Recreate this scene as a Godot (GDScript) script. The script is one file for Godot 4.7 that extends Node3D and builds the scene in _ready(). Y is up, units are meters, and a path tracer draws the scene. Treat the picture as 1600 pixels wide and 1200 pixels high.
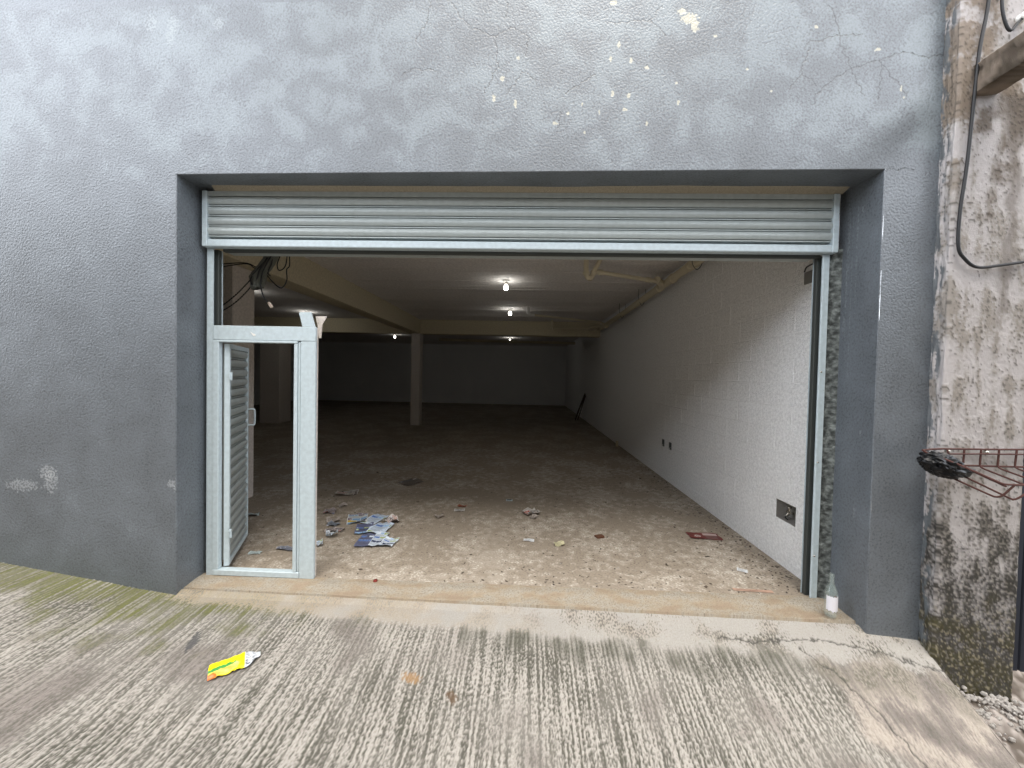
extends Node3D
# A roller-shutter garage entrance in a grey rendered facade, seen from the street with a wide lens.
# World: x right along the shutter, y up, z towards the street; the shutter stands in the plane z = 0, the garage floor is y = 0.

const WALL_X := 4.557      # inner face of the right garage wall
const CEIL_Y := 3.16
const BACK_Z := -17.74
const REVEAL_L := -0.0325
const REVEAL_R := 4.565
const SOFFIT_Y := 2.873
const FACADE_END := 4.885

var M := {}
var rng := RandomNumberGenerator.new()
var used := {}
var noise_a := FastNoiseLite.new()
var noise_b := FastNoiseLite.new()
var noise_c := FastNoiseLite.new()

# ------------------------------------------------------------------ helpers
func srgb(r: float, g: float, b: float) -> Color:
	return Color(r / 255.0, g / 255.0, b / 255.0)

func facade_z(x: float) -> float:
	return 0.2167 + 0.0204 * x

func numbered(called: String) -> String:
	if not used.has(called):
		used[called] = 0
		return called
	used[called] += 1
	return "%s_%03d" % [called, used[called]]

func tag(o: Node, label := "", category := "", group := "", kind := "") -> Node:
	if label: o.set_meta("label", label)
	if category: o.set_meta("category", category)
	if group: o.set_meta("group", group)
	if kind: o.set_meta("kind", kind)
	return o

func thing(called: String, at := Vector3.ZERO) -> Node3D:
	var o := Node3D.new()
	o.name = numbered(called)
	add_child(o)
	o.position = at
	return o

func put(called: String, mesh: Mesh, mat: Material, parent: Node = null) -> MeshInstance3D:
	var o := MeshInstance3D.new()
	o.mesh = mesh
	o.material_override = mat
	if parent == null:
		o.name = numbered(called)
		add_child(o)
	else:
		o.name = called
		parent.add_child(o, true)
	return o

func new_st() -> SurfaceTool:
	var st := SurfaceTool.new()
	st.begin(Mesh.PRIMITIVE_TRIANGLES)
	return st

func tri(st: SurfaceTool, a: Vector3, b: Vector3, c: Vector3, n: Vector3) -> void:
	var flip := (b - a).cross(c - a).dot(n) > 0.0
	for p in ([a, c, b] if flip else [a, b, c]):
		st.set_normal(n)
		st.set_uv(Vector2(p.x + p.z, -p.y))
		st.add_vertex(p)

func quad(st: SurfaceTool, a: Vector3, b: Vector3, c: Vector3, d: Vector3, n: Vector3) -> void:
	tri(st, a, b, c, n)
	tri(st, a, c, d, n)

# quad with its own uv for each corner
func quad_uv(st: SurfaceTool, p: Array, uv: Array, n: Vector3) -> void:
	var order := [0, 1, 2, 0, 2, 3]
	if (p[1] - p[0]).cross(p[2] - p[0]).dot(n) > 0.0:
		order = [0, 2, 1, 0, 3, 2]
	for k in order:
		st.set_normal(n)
		st.set_uv(uv[k])
		st.add_vertex(p[k])

# box with chamfered edges
func cbox(st: SurfaceTool, c: Vector3, size: Vector3, bevel := 0.003, basis := Basis.IDENTITY) -> void:
	var h := size / 2.0
	var b := minf(bevel, minf(h.x, minf(h.y, h.z)) * 0.49)
	var pt := func(s: Vector3, axis: int) -> Vector3:
		var v := Vector3(s.x * (h.x - b), s.y * (h.y - b), s.z * (h.z - b))
		v[axis] = s[axis] * h[axis]
		return c + basis * v
	for axis in 3:
		var u := (axis + 1) % 3
		var w := (axis + 2) % 3
		for s in [-1.0, 1.0]:
			var q := []
			for k in [[-1.0, -1.0], [1.0, -1.0], [1.0, 1.0], [-1.0, 1.0]]:
				var sg := Vector3.ZERO
				sg[axis] = s
				sg[u] = k[0]
				sg[w] = k[1]
				q.append(pt.call(sg, axis))
			var n := Vector3.ZERO
			n[axis] = s
			quad(st, q[0], q[1], q[2], q[3], basis * n)
		for s1 in [-1.0, 1.0]:
			for s2 in [-1.0, 1.0]:
				var e := []
				for k in [-1.0, 1.0]:
					var sg := Vector3.ZERO
					sg[axis] = k
					sg[u] = s1
					sg[w] = s2
					e.append(pt.call(sg, u))
					e.append(pt.call(sg, w))
				var n := Vector3.ZERO
				n[u] = s1
				n[w] = s2
				quad(st, e[0], e[1], e[3], e[2], (basis * n).normalized())
	for sx in [-1.0, 1.0]:
		for sy in [-1.0, 1.0]:
			for sz in [-1.0, 1.0]:
				var sg := Vector3(sx, sy, sz)
				tri(st, pt.call(sg, 0), pt.call(sg, 1), pt.call(sg, 2), (basis * sg).normalized())

func box_mesh(lo: Vector3, hi: Vector3, bevel := 0.003) -> ArrayMesh:
	var st := new_st()
	cbox(st, (lo + hi) / 2.0, hi - lo, bevel)
	return st.commit()

# tube along a path
func tube(st: SurfaceTool, pts: Array, r: float, seg := 10, cap := true) -> void:
	var rings := []
	var up := Vector3(0.31, 0.83, 0.46).normalized()
	for i in pts.size():
		var t: Vector3 = (pts[mini(i + 1, pts.size() - 1)] - pts[maxi(i - 1, 0)]).normalized()
		var side := up.cross(t)
		if side.length() < 0.05:
			side = Vector3(1, 0.2, 0).cross(t)
		side = side.normalized()
		up = t.cross(side).normalized()
		var ring := []
		for k in seg:
			var a := TAU * k / seg
			ring.append(side * cos(a) + up * sin(a))
		rings.append(ring)
	for i in pts.size() - 1:
		for k in seg:
			var k2 := (k + 1) % seg
			var n0: Vector3 = rings[i][k]
			var n1: Vector3 = rings[i][k2]
			var n2: Vector3 = rings[i + 1][k2]
			var n3: Vector3 = rings[i + 1][k]
			_smooth(st, [pts[i] + n0 * r, pts[i] + n1 * r, pts[i + 1] + n2 * r, pts[i + 1] + n3 * r], [n0, n1, n2, n3])
	if cap:
		for e in [0, pts.size() - 1]:
			var n: Vector3 = (pts[0] - pts[1]).normalized() if e == 0 else (pts[e] - pts[e - 1]).normalized()
			for k in seg:
				tri(st, pts[e], pts[e] + rings[e][k] * r, pts[e] + rings[e][(k + 1) % seg] * r, n)

func _smooth(st: SurfaceTool, p: Array, n: Array, uv := []) -> void:
	var mean: Vector3 = n[0] + n[1] + n[2] + n[3]
	var g: Vector3 = (p[2] - p[0]).cross(p[3] - p[1])
	var order := [0, 1, 2, 0, 2, 3] if g.dot(mean) < 0.0 else [0, 2, 1, 0, 3, 2]
	for k in order:
		st.set_normal(n[k])
		st.set_uv(uv[k] if uv.size() else Vector2(p[k].x, p[k].y))
		st.add_vertex(p[k])

# a smooth path through points
func curve(pts: Array, steps := 6) -> Array:
	var out := []
	for i in pts.size() - 1:
		var a: Vector3 = pts[maxi(i - 1, 0)]
		var b: Vector3 = pts[i]
		var c: Vector3 = pts[i + 1]
		var d: Vector3 = pts[mini(i + 2, pts.size() - 1)]
		for k in steps:
			out.append(b.cubic_interpolate(c, a, d, float(k) / steps))
	out.append(pts[pts.size() - 1])
	return out

# solid of revolution about y; profile = [[radius, y], ...] from the bottom up
func lathe(st: SurfaceTool, prof: Array, seg := 24, at := Transform3D.IDENTITY) -> void:
	var nr := []
	for i in prof.size():
		var a: Array = prof[maxi(i - 1, 0)]
		var b: Array = prof[mini(i + 1, prof.size() - 1)]
		nr.append(Vector2(b[1] - a[1], -(b[0] - a[0])).normalized())
	for i in prof.size() - 1:
		for k in seg:
			var p := []
			var n := []
			var uv := []
			for e in [[i, k], [i, k + 1], [i + 1, k + 1], [i + 1, k]]:
				var a: float = TAU * e[1] / seg
				p.append(at * Vector3(prof[e[0]][0] * cos(a), prof[e[0]][1], prof[e[0]][0] * sin(a)))
				n.append((at.basis * Vector3(nr[e[0]].x * cos(a), nr[e[0]].y, nr[e[0]].x * sin(a))).normalized())
				uv.append(Vector2(float(e[1]) / seg, 1.0 - float(e[0]) / (prof.size() - 1)))
			_smooth(st, p, n, uv)

# a profile (points in the u, v plane) pushed along w
func extrude(st: SurfaceTool, prof: PackedVector2Array, o: Vector3, u: Vector3, v: Vector3, w: Vector3) -> void:
	var mid := Vector2.ZERO
	for p in prof: mid += p / prof.size()
	var poly := prof
	var cw := Geometry2D.is_polygon_clockwise(prof)
	for i in poly.size():
		var a := poly[i]
		var b := poly[(i + 1) % poly.size()]
		var t := (b - a).normalized()
		var n2 := Vector2(-t.y, t.x) if cw else Vector2(t.y, -t.x)
		var pa := o + u * a.x + v * a.y
		var pb := o + u * b.x + v * b.y
		quad(st, pa, pb, pb + w, pa + w, (u * n2.x + v * n2.y).normalized())
	var idx := Geometry2D.triangulate_polygon(poly)
	for k in range(0, idx.size(), 3):
		var q := []
		for j in 3: q.append(o + u * poly[idx[k + j]].x + v * poly[idx[k + j]].y)
		tri(st, q[0], q[1], q[2], -w.normalized())
		tri(st, q[0] + w, q[1] + w, q[2] + w, w.normalized())

# a sheet of nu x nv points with smooth normals
func sheet(P: PackedVector3Array, nu: int, nv: int, hint: Vector3, C := PackedColorArray(), UV := PackedVector2Array(), closed := false) -> ArrayMesh:
	var N := PackedVector3Array()
	N.resize(P.size())
	var side := 0.0
	for j in nv:
		var mid := Vector3.ZERO
		if closed:
			for i in nu: mid += P[j * nu + i] / nu
		for i in nu:
			var i1 := mini(i + 1, nu - 1)
			var i0 := maxi(i - 1, 0)
			if closed and i == 0: i0 = nu - 2
			if closed and i == nu - 1: i1 = 1
			var du := P[j * nu + i1] - P[j * nu + i0]
			var dv := P[mini(j + 1, nv - 1) * nu + i] - P[maxi(j - 1, 0) * nu + i]
			var n := du.cross(dv).normalized()
			N[j * nu + i] = n
			side += n.dot(P[j * nu + i] - mid) if closed else n.dot(hint)
	if side < 0.0:
		for k in N.size(): N[k] = -N[k]
	var I := PackedInt32Array()
	for j in nv - 1:
		for i in nu - 1:
			var a := j * nu + i
			var b := a + 1
			var c := a + nu + 1
			var d := a + nu
			if side < 0.0: I.append_array([a, b, d, b, c, d])
			else: I.append_array([a, d, b, b, d, c])
	var arr := []
	arr.resize(Mesh.ARRAY_MAX)
	arr[Mesh.ARRAY_VERTEX] = P
	arr[Mesh.ARRAY_NORMAL] = N
	arr[Mesh.ARRAY_INDEX] = I
	if C.size(): arr[Mesh.ARRAY_COLOR] = C
	if UV.size(): arr[Mesh.ARRAY_TEX_UV] = UV
	var m := ArrayMesh.new()
	m.add_surface_from_arrays(Mesh.PRIMITIVE_TRIANGLES, arr)
	return m

func pw(x: float, xs: Array, ys: Array) -> float:
	if x <= xs[0]: return ys[0]
	for i in xs.size() - 1:
		if x <= xs[i + 1]:
			return lerpf(ys[i], ys[i + 1], (x - xs[i]) / (xs[i + 1] - xs[i]))
	return ys[ys.size() - 1]

# height of the street and the apron before the garage
func ground_y(x: float, z: float) -> float:
	var y := pw(x, [-14.0, -0.03, 4.565, 4.9, 14.0], [1.8, -0.031, -0.042, -0.066, -1.3])
	var d := z - facade_z(x)
	if d < 0.0: return y - d * 0.4
	var k := pw(x, [-1.6, 0.0, 2.4, 4.2, 4.95], [0.0, 0.06, 0.18, 0.40, 0.58])
	var run := d if d < 0.9 else 0.9 + (d - 0.9) * 0.12 if d < 6.0 else 1.512
	return y - k * run

func polyline_distance(p: Vector2, line: Array) -> float:
	var best := 1e9
	for i in line.size() - 1:
		var q := Geometry2D.get_closest_point_to_segment(p, line[i], line[i + 1])
		best = minf(best, p.distance_to(q))
	return best

func noise_bytes(w: int, h: int, freq: float, oct: int, sd: int, type := FastNoiseLite.TYPE_SIMPLEX_SMOOTH, seamless := false, warp := 0.0) -> PackedByteArray:
	var n := FastNoiseLite.new()
	if warp > 0.0:
		n.domain_warp_enabled = true
		n.domain_warp_amplitude = warp
		n.domain_warp_frequency = 0.012
		n.domain_warp_fractal_octaves = 3
	n.seed = sd
	n.noise_type = type
	n.frequency = freq
	n.fractal_octaves = oct
	n.fractal_type = FastNoiseLite.FRACTAL_FBM if oct > 1 else FastNoiseLite.FRACTAL_NONE
	var im := n.get_seamless_image(w, h) if seamless else n.get_image(w, h)
	im.convert(Image.FORMAT_L8)
	return im.get_data()

func tex(im: Image) -> ImageTexture:
	im.generate_mipmaps()
	return ImageTexture.create_from_image(im)

func gray_tex(b: PackedByteArray, w: int, h: int) -> ImageTexture:
	return tex(Image.create_from_data(w, h, false, Image.FORMAT_L8, b))

func mat(c: Color, rough := 0.8, metal := 0.0, spec := 0.5) -> StandardMaterial3D:
	var m := StandardMaterial3D.new()
	m.albedo_color = c
	m.roughness = rough
	m.metallic = metal
	m.metallic_specular = spec
	return m

func relief(m: StandardMaterial3D, t: Texture2D, cm: float) -> StandardMaterial3D:
	m.heightmap_enabled = true
	m.heightmap_texture = t
	m.heightmap_scale = cm
	return m

func tri_world(m: StandardMaterial3D, per_metre: float) -> StandardMaterial3D:
	m.uv1_triplanar = true
	m.uv1_world_triplanar = true
	m.uv1_scale = Vector3.ONE * per_metre
	return m

# ------------------------------------------------------------------ textures and materials
const FW := 2048
const FH := 1152
const CRACKS := [
	[Vector2(4.19,3.88),Vector2(4.23,3.83),Vector2(4.27,3.69),Vector2(4.29,3.60),Vector2(4.34,3.49),Vector2(4.39,3.38),Vector2(4.43,3.32)],
	[Vector2(4.34,3.49),Vector2(4.21,3.41),Vector2(4.14,3.33),Vector2(4.13,3.28)],
	[Vector2(4.14,3.39),Vector2(4.05,3.47),Vector2(3.97,3.36)],
	[Vector2(4.05,3.47),Vector2(4.06,3.55),Vector2(4.10,3.63)],
	[Vector2(4.34,3.49),Vector2(4.50,3.54),Vector2(4.64,3.58),Vector2(4.78,3.55),Vector2(4.88,3.56)],
	[Vector2(4.51,3.53),Vector2(4.58,3.43),Vector2(4.64,3.38),Vector2(4.68,3.30)],
	[Vector2(4.52,3.50),Vector2(4.52,3.39),Vector2(4.50,3.30)],
	[Vector2(4.07,3.65),Vector2(4.26,3.69),Vector2(4.41,3.70)],
	[Vector2(2.85,3.80),Vector2(2.99,3.81),Vector2(3.11,3.82),Vector2(3.18,3.91)],
	[Vector2(3.11,3.82),Vector2(3.16,3.76),Vector2(3.22,3.71)],
	[Vector2(4.56,2.87),Vector2(4.74,2.87)],
	[Vector2(1.84,3.97),Vector2(1.90,3.86),Vector2(2.02,3.78),Vector2(2.13,3.74),Vector2(2.23,3.80),Vector2(2.34,3.73),Vector2(2.33,3.61)],
	[Vector2(2.14,3.74),Vector2(2.14,3.64),Vector2(2.15,3.54),Vector2(2.06,3.38)],
	[Vector2(2.21,3.37),Vector2(2.31,3.51),Vector2(2.41,3.46)],
	[Vector2(2.20,3.96),Vector2(2.20,3.85)],
	[Vector2(2.58,3.37),Vector2(2.71,3.44),Vector2(2.78,3.49)],
	[Vector2(2.56,3.25),Vector2(2.55,3.15)],
	[Vector2(1.51,3.50),Vector2(1.61,3.55),Vector2(1.77,3.53)],
	[Vector2(1.61,3.73),Vector2(1.69,3.87),Vector2(1.70,3.97)],
]
# where the paint has flaked off: x, y, half width, half height
const FLAKES := [[2.88,3.93,0.020,0.013],[2.92,3.67,0.010,0.017],[2.87,3.58,0.008,0.018],[3.00,3.57,0.010,0.018],[2.28,3.60,0.011,0.013],[2.13,3.35,0.011,0.021],[2.18,3.47,0.013,0.018],[2.27,3.31,0.009,0.028],[2.89,3.36,0.010,0.020],[2.99,3.35,0.010,0.014],[2.97,3.26,0.018,0.010],[2.61,3.24,0.008,0.012],[2.70,3.30,0.006,0.012],[2.81,3.25,0.006,0.014],[2.53,3.18,0.018,0.010],[2.72,3.12,0.006,0.012],[3.36,3.82,0.050,0.030],[3.39,3.78,0.024,0.045],[3.31,3.86,0.030,0.018],[3.10,3.52,0.014,0.012],[3.29,3.42,0.010,0.010],[3.30,3.30,0.010,0.014],[3.11,3.17,0.008,0.018],[4.13,3.75,0.012,0.008],[4.49,3.60,0.017,0.010],[3.52,3.71,0.012,0.010],[3.72,3.50,0.008,0.006],[3.87,3.36,0.008,0.008],[4.64,3.36,0.006,0.018],[4.66,3.31,0.006,0.010]]

# render (stucco) of the facade: paint colour and relief over 8 m x 4.5 m
func facade_textures() -> Array:
	var big := noise_bytes(FW, FH, 0.0045, 4, 11)
	var mid := noise_bytes(FW, FH, 0.014, 5, 12, FastNoiseLite.TYPE_SIMPLEX_SMOOTH, false, 60.0)
	var fine := noise_bytes(FW, FH, 0.21, 3, 13)
	var grit := noise_bytes(FW, FH, 0.38, 1, 14)
	var col := PackedByteArray()
	col.resize(FW * FH * 3)
	var hei := PackedByteArray()
	hei.resize(FW * FH)
	var i := 0
	for py in FH:
		var y := 4.0 - py / 256.0
		var high := smoothstep(2.55, 3.35, y)  # height mask: puts the brighter light of the upper wall into the colour
		for px in FW:
			var b := big[i] / 255.0 - 0.5
			var m := mid[i] / 255.0 - 0.5
			var f := fine[i] / 255.0 - 0.5
			var g := grit[i] / 255.0 - 0.5
			# chalked, bleached paint patches; their upward weighting paints brighter light onto the upper wall
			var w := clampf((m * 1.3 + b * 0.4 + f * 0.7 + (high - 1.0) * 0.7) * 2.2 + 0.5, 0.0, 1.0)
			# darker in the pits of the render
			var pit := clampf((-f - 0.5 * g - 0.10) * 3.0, 0.0, 1.0) * (0.35 + 0.65 * clampf(0.5 - m * 2.0, 0.0, 1.0))
			var v := 1.0 + b * 0.14 + m * 0.12 + f * 0.16 + g * 0.06 - pit * 0.30
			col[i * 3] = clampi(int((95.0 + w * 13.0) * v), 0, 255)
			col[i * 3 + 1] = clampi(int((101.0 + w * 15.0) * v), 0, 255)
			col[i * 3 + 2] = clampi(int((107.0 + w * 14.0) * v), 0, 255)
			hei[i] = clampi(int(128.0 + f * 120.0 + g * 60.0 + m * 40.0), 0, 255)
			i += 1
	var jit := FastNoiseLite.new()
	jit.seed = 5
	jit.frequency = 0.06
	for line in CRACKS:
		for s in line.size() - 1:
			var a: Vector2 = line[s]
			var e: Vector2 = line[s + 1]
			var steps := int(a.distance_to(e) * 400.0)
			for k in steps:
				var p := a.lerp(e, float(k) / steps)
				var jx := jit.get_noise_2d(p.x * 256.0, p.y * 256.0) * 5.0
				var jy := jit.get_noise_2d(p.y * 256.0 + 90.0, p.x * 256.0) * 5.0
				var cx := int((p.x + 2.6) * 256.0 + jx)
				var cy := int((4.0 - p.y) * 256.0 + jy)
				for o in [[0, 0, 0.74], [1, 0, 0.9], [0, 1, 0.92]]:
					var q: int = clampi(cy + o[1], 0, FH - 1) * FW + clampi(cx + o[0], 0, FW - 1)
					for ch in 3: col[q * 3 + ch] = clampi(int(col[q * 3 + ch] * o[2]), 0, 255)
					hei[q] = clampi(int(hei[q] + (o[2] - 1.0) * 120.0), 0, 255)
	var blots := []
	for fl in FLAKES: blots.append([fl[0], fl[1], fl[2], fl[3], Color8(168, 164, 148), 1.0])
	for fl in [[-0.21,3.885,0.045,0.05],[-0.06,3.87,0.04,0.06],[0.26,3.87,0.035,0.04],[-0.08,3.80,0.03,0.06]]: blots.append([fl[0], fl[1], fl[2], fl[3], Color8(142, 150, 152), 0.5])
	for fl in [[-0.983,0.80,0.06,0.05],[-0.96,0.74,0.05,0.08],[-0.066,0.75,0.03,0.03],[-0.04,0.74,0.008,0.05],[-1.18,0.70,0.12,0.04]]: blots.append([fl[0], fl[1], fl[2], fl[3], Color8(196, 198, 200), 0.42])
	# lime drips down the right reveal (this part of the sheet lies on the reveal)
	for fl in [[5.06,2.10,0.004,0.42],[5.045,2.25,0.005,0.25],[5.02,1.95,0.003,0.5],[4.985,2.2,0.004,0.3],[5.07,1.75,0.006,0.05],[4.95,2.42,0.01,0.02],[4.90,1.1,0.006,0.02],[4.93,0.62,0.008,0.03]]: blots.append([fl[0], fl[1], fl[2], fl[3], Color8(150, 154, 154), 0.4])
	for bl in blots:
		var x0 := int((bl[0] + 2.6) * 256.0)
		var y0 := int((4.0 - bl[1]) * 256.0)
		var rx: float = bl[2] * 256.0
		var ry: float = bl[3] * 256.0
		for dy in range(int(-ry * 1.5), int(ry * 1.5) + 1):
			for dx in range(int(-rx * 1.5), int(rx * 1.5) + 1):
				var q := clampi(y0 + dy, 0, FH - 1) * FW + clampi(x0 + dx, 0, FW - 1)
				var edge := Vector2(dx / rx, dy / ry).length() + jit.get_noise_2d((x0 + dx) * 2.4, (y0 + dy) * 2.4) * 0.75
				var grain := 1.0 if bl[5] > 0.9 else (1.0 if fine[q] > 118 else 0.25)
				if edge < 1.0:
					var k: float = bl[5] * grain
					var c: Color = bl[4]
					col[q * 3] = int(lerpf(col[q * 3], c.r8, k))
					col[q * 3 + 1] = int(lerpf(col[q * 3 + 1], c.g8, k))
					col[q * 3 + 2] = int(lerpf(col[q * 3 + 2], c.b8, k))
					if bl[5] > 0.9: hei[q] = clampi(hei[q] - 25, 0, 255)
	return [tex(Image.create_from_data(FW, FH, false, Image.FORMAT_RGB8, col)), gray_tex(hei, FW, FH)]

# worn garage floor, 6 m x 6 m
func floor_textures() -> Array:
	var w := 1024
	var big := noise_bytes(w, w, 0.006, 4, 21, FastNoiseLite.TYPE_SIMPLEX_SMOOTH, true)
	var mid := noise_bytes(w, w, 0.045, 5, 22, FastNoiseLite.TYPE_SIMPLEX_SMOOTH, true)
	var fine := noise_bytes(w, w, 0.22, 2, 23, FastNoiseLite.TYPE_SIMPLEX_SMOOTH, true)
	var col := PackedByteArray()
	col.resize(w * w * 3)
	var hei := PackedByteArray()
	hei.resize(w * w)
	for i in w * w:
		var b := big[i] / 255.0 - 0.5
		var m := mid[i] / 255.0 - 0.5
		var f := fine[i] / 255.0 - 0.5
		var worn := clampf((m * 1.2 + b * 1.1 + f * 0.35) * 3.0 + 0.45, 0.0, 1.0)
		var crumb := clampf((f + m * 0.9 + b * 0.5 - 0.26) * 5.0, 0.0, 1.0)
		var speck := clampf((-f - m * 0.3 - 0.27) * 5.0, 0.0, 1.0)
		var v := 1.0 + f * 0.14 - speck * 0.32
		col[i * 3] = clampi(int((146.0 + worn * 15.0 + crumb * 30.0) * v), 0, 255)
		col[i * 3 + 1] = clampi(int((135.0 + worn * 16.0 + crumb * 32.0) * v), 0, 255)
		col[i * 3 + 2] = clampi(int((121.0 + worn * 17.0 + crumb * 33.0) * v), 0, 255)
		hei[i] = clampi(int(128.0 + m * 90.0 + f * 80.0 + crumb * 40.0), 0, 255)
	return [tex(Image.create_from_data(w, w, false, Image.FORMAT_RGB8, col)), gray_tex(hei, w, w)]

# flat print of a magazine or newspaper page
func page(w: int, h: int, sd: int, paper: Color, inks: Array, lines := true) -> ImageTexture:
	var r := RandomNumberGenerator.new()
	r.seed = sd
	var im := Image.create(w, h, false, Image.FORMAT_RGB8)
	im.fill(paper)
	var y := 4
	while y < h - 6:
		var kind := r.randf()
		var hh := r.randi_range(10, 26)
		if kind < 0.5 or not lines:
			var x := 4
			while x < w - 8:
				var ww := r.randi_range(14, 44)
				var ink: Color = inks[r.randi() % inks.size()]
				im.fill_rect(Rect2i(x, y, mini(ww, w - 4 - x), hh), ink)
				for k in 5:
					im.fill_rect(Rect2i(x + r.randi_range(0, ww), y + r.randi_range(0, hh - 4), r.randi_range(2, 9), r.randi_range(2, 5)), ink.lerp(Color.WHITE, r.randf() * 0.7))
				x += ww + 3
		else:
			for ly in range(y, mini(y + hh, h - 4), 3):
				im.fill_rect(Rect2i(5, ly, r.randi_range(int(w * 0.5), w - 10), 1), paper.darkened(0.55))
		y += hh + 4
	return tex(im)

func make_materials() -> void:
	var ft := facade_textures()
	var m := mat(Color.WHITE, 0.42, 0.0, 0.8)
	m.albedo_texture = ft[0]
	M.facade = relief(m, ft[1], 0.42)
	var fl := floor_textures()
	m = mat(Color.WHITE, 0.9, 0.0, 0.35)
	m.albedo_texture = fl[0]
	M.floor = relief(m, fl[1], 0.9)
	# fine grain for concrete and plaster, 512 px tile
	var g1 := noise_bytes(512, 512, 0.05, 5, 31, FastNoiseLite.TYPE_SIMPLEX_SMOOTH, true)
	M.t_grain = gray_tex(g1, 512, 512)
	var g2 := noise_bytes(512, 512, 0.16, 2, 32, FastNoiseLite.TYPE_SIMPLEX_SMOOTH, true)
	M.t_pit = gray_tex(g2, 512, 512)
	# wash: white with faint specks, to multiply a colour with
	var wash := PackedByteArray()
	wash.resize(512 * 512)
	for i in 512 * 512:
		var s := g1[i] / 255.0 - 0.5
		var p := g2[i] / 255.0 - 0.5
		wash[i] = clampi(int(244.0 + s * 34.0 + p * 16.0 - clampf((-p - 0.34) * 8.0, 0.0, 1.0) * 80.0), 0, 255)
	M.t_wash = gray_tex(wash, 512, 512)
	var smear := PackedByteArray()
	smear.resize(512 * 512)
	for i in 512 * 512: smear[i] = clampi(int(170.0 + (g1[i] / 255.0 - 0.5) * 240.0), 100, 250)
	M.t_smear = gray_tex(smear, 512, 512)
	m = mat(srgb(248, 248, 247), 0.85, 0.0, 0.3)
	m.albedo_texture = M.t_wash
	M.whitewash = relief(tri_world(m, 1.1), M.t_pit, 0.8)
	m = mat(srgb(236, 231, 226), 0.9, 0.0, 0.3)
	m.albedo_texture = M.t_wash
	M.ceiling = relief(tri_world(m, 0.7), M.t_grain, 0.6)
	m = mat(srgb(216, 205, 176), 0.7, 0.0, 0.4)
	m.albedo_texture = M.t_wash
	M.cream = relief(tri_world(m, 0.9), M.t_grain, 0.3)
	m = mat(srgb(214, 206, 198), 0.85, 0.0, 0.3)
	m.albedo_texture = M.t_wash
	M.column = relief(tri_world(m, 0.9), M.t_grain, 0.3)
	m = mat(srgb(186, 176, 156), 0.95, 0.0, 0.2)
	m.albedo_texture = M.t_wash
	M.mortar = relief(tri_world(m, 2.0), M.t_pit, 1.2)
	m = mat(srgb(142, 148, 145), 0.9, 0.0, 0.3)
	m.albedo_texture = M.t_smear
	M.smeared_mortar = relief(tri_world(m, 0.8), M.t_pit, 0.6)
	m = mat(Color.WHITE, 0.92, 0.0, 0.3)
	m.vertex_color_use_as_albedo = true
	m.albedo_texture = M.t_wash
	M.street = relief(tri_world(m, 3.2), M.t_pit, 0.5)
	m = mat(Color.WHITE, 0.92, 0.0, 0.3)
	m.vertex_color_use_as_albedo = true
	M.pillar = relief(tri_world(m, 2.4), M.t_pit, 0.7)
	# painted steel, slightly dusty
	var dusty := PackedByteArray()
	dusty.resize(512 * 512)
	for i in 512 * 512:
		dusty[i] = clampi(int(246.0 + (g1[i] / 255.0 - 0.5) * 22.0 - clampf((-(g2[i] / 255.0 - 0.5) - 0.38) * 8.0, 0.0, 1.0) * 70.0), 0, 255)
	M.t_dusty = gray_tex(dusty, 512, 512)
	m = mat(srgb(194, 208, 214), 0.42, 0.0, 0.6)
	m.albedo_texture = M.t_dusty
	M.steel = relief(tri_world(m, 0.9), M.t_grain, 0.06)
	m = mat(srgb(178, 186, 185), 0.4, 0.1, 0.6)
	m.albedo_texture = M.t_dusty
	M.slat = relief(tri_world(m, 0.7), M.t_grain, 0.06)
	M.dark_steel = mat(srgb(70, 74, 72), 0.6, 0.3)
	M.pvc = relief(tri_world(mat(srgb(206, 196, 170), 0.55), 2.0), M.t_grain, 0.1)
	M.wire = mat(srgb(22, 22, 24), 0.55)
	M.rope = mat(srgb(34, 32, 30), 0.9)
	M.cloth = relief(tri_world(mat(srgb(128, 130, 120), 0.95), 6.0), M.t_pit, 1.0)
	M.plug = mat(srgb(225, 205, 188), 0.5)
	M.ceramic = mat(srgb(228, 226, 220), 0.35)
	M.bulb = mat(srgb(255, 255, 255), 0.3)
	M.bulb.emission_enabled = true
	M.bulb.emission = Color(1.0, 0.98, 0.94)
	M.bulb.emission_energy_multiplier = 3.0
	m = mat(srgb(96, 62, 56), 0.75, 0.35)
	m.albedo_texture = M.t_wash
	M.rust = relief(tri_world(m, 9.0), M.t_pit, 0.3)
	M.bag = mat(srgb(13, 14, 17), 0.36, 0.0, 0.4)
	M.chrome = mat(srgb(190, 186, 176), 0.25, 0.9)
	M.socket_box = mat(srgb(120, 118, 114), 0.8)
	M.raw_block = relief(tri_world(mat(srgb(168, 163, 155), 0.95), 4.0), M.t_pit, 1.0)
	M.navy = mat(srgb(28, 34, 48), 0.5, 0.2)
	M.glass = mat(Color(0.80, 0.88, 0.85, 0.07), 0.03, 0.0, 0.4)
	M.glass.transparency = BaseMaterial3D.TRANSPARENCY_ALPHA
	M.label = mat(srgb(222, 220, 226), 0.7)
	M.red_label = mat(srgb(120, 34, 34), 0.7)
	M.leaf = mat(srgb(62, 44, 30), 0.9)
	M.far_wall = relief(tri_world(mat(srgb(122, 116, 106), 0.9), 0.8), M.t_grain, 0.5)
	M.pane = mat(srgb(40, 46, 52), 0.1, 0.0, 0.6)
	M.soil = mat(Color.WHITE, 0.95, 0.0, 0.2)
	M.soil.vertex_color_use_as_albedo = true
	M.rubble = relief(tri_world(mat(srgb(206, 200, 194), 0.95), 5.0), M.t_pit, 1.0)

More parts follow.
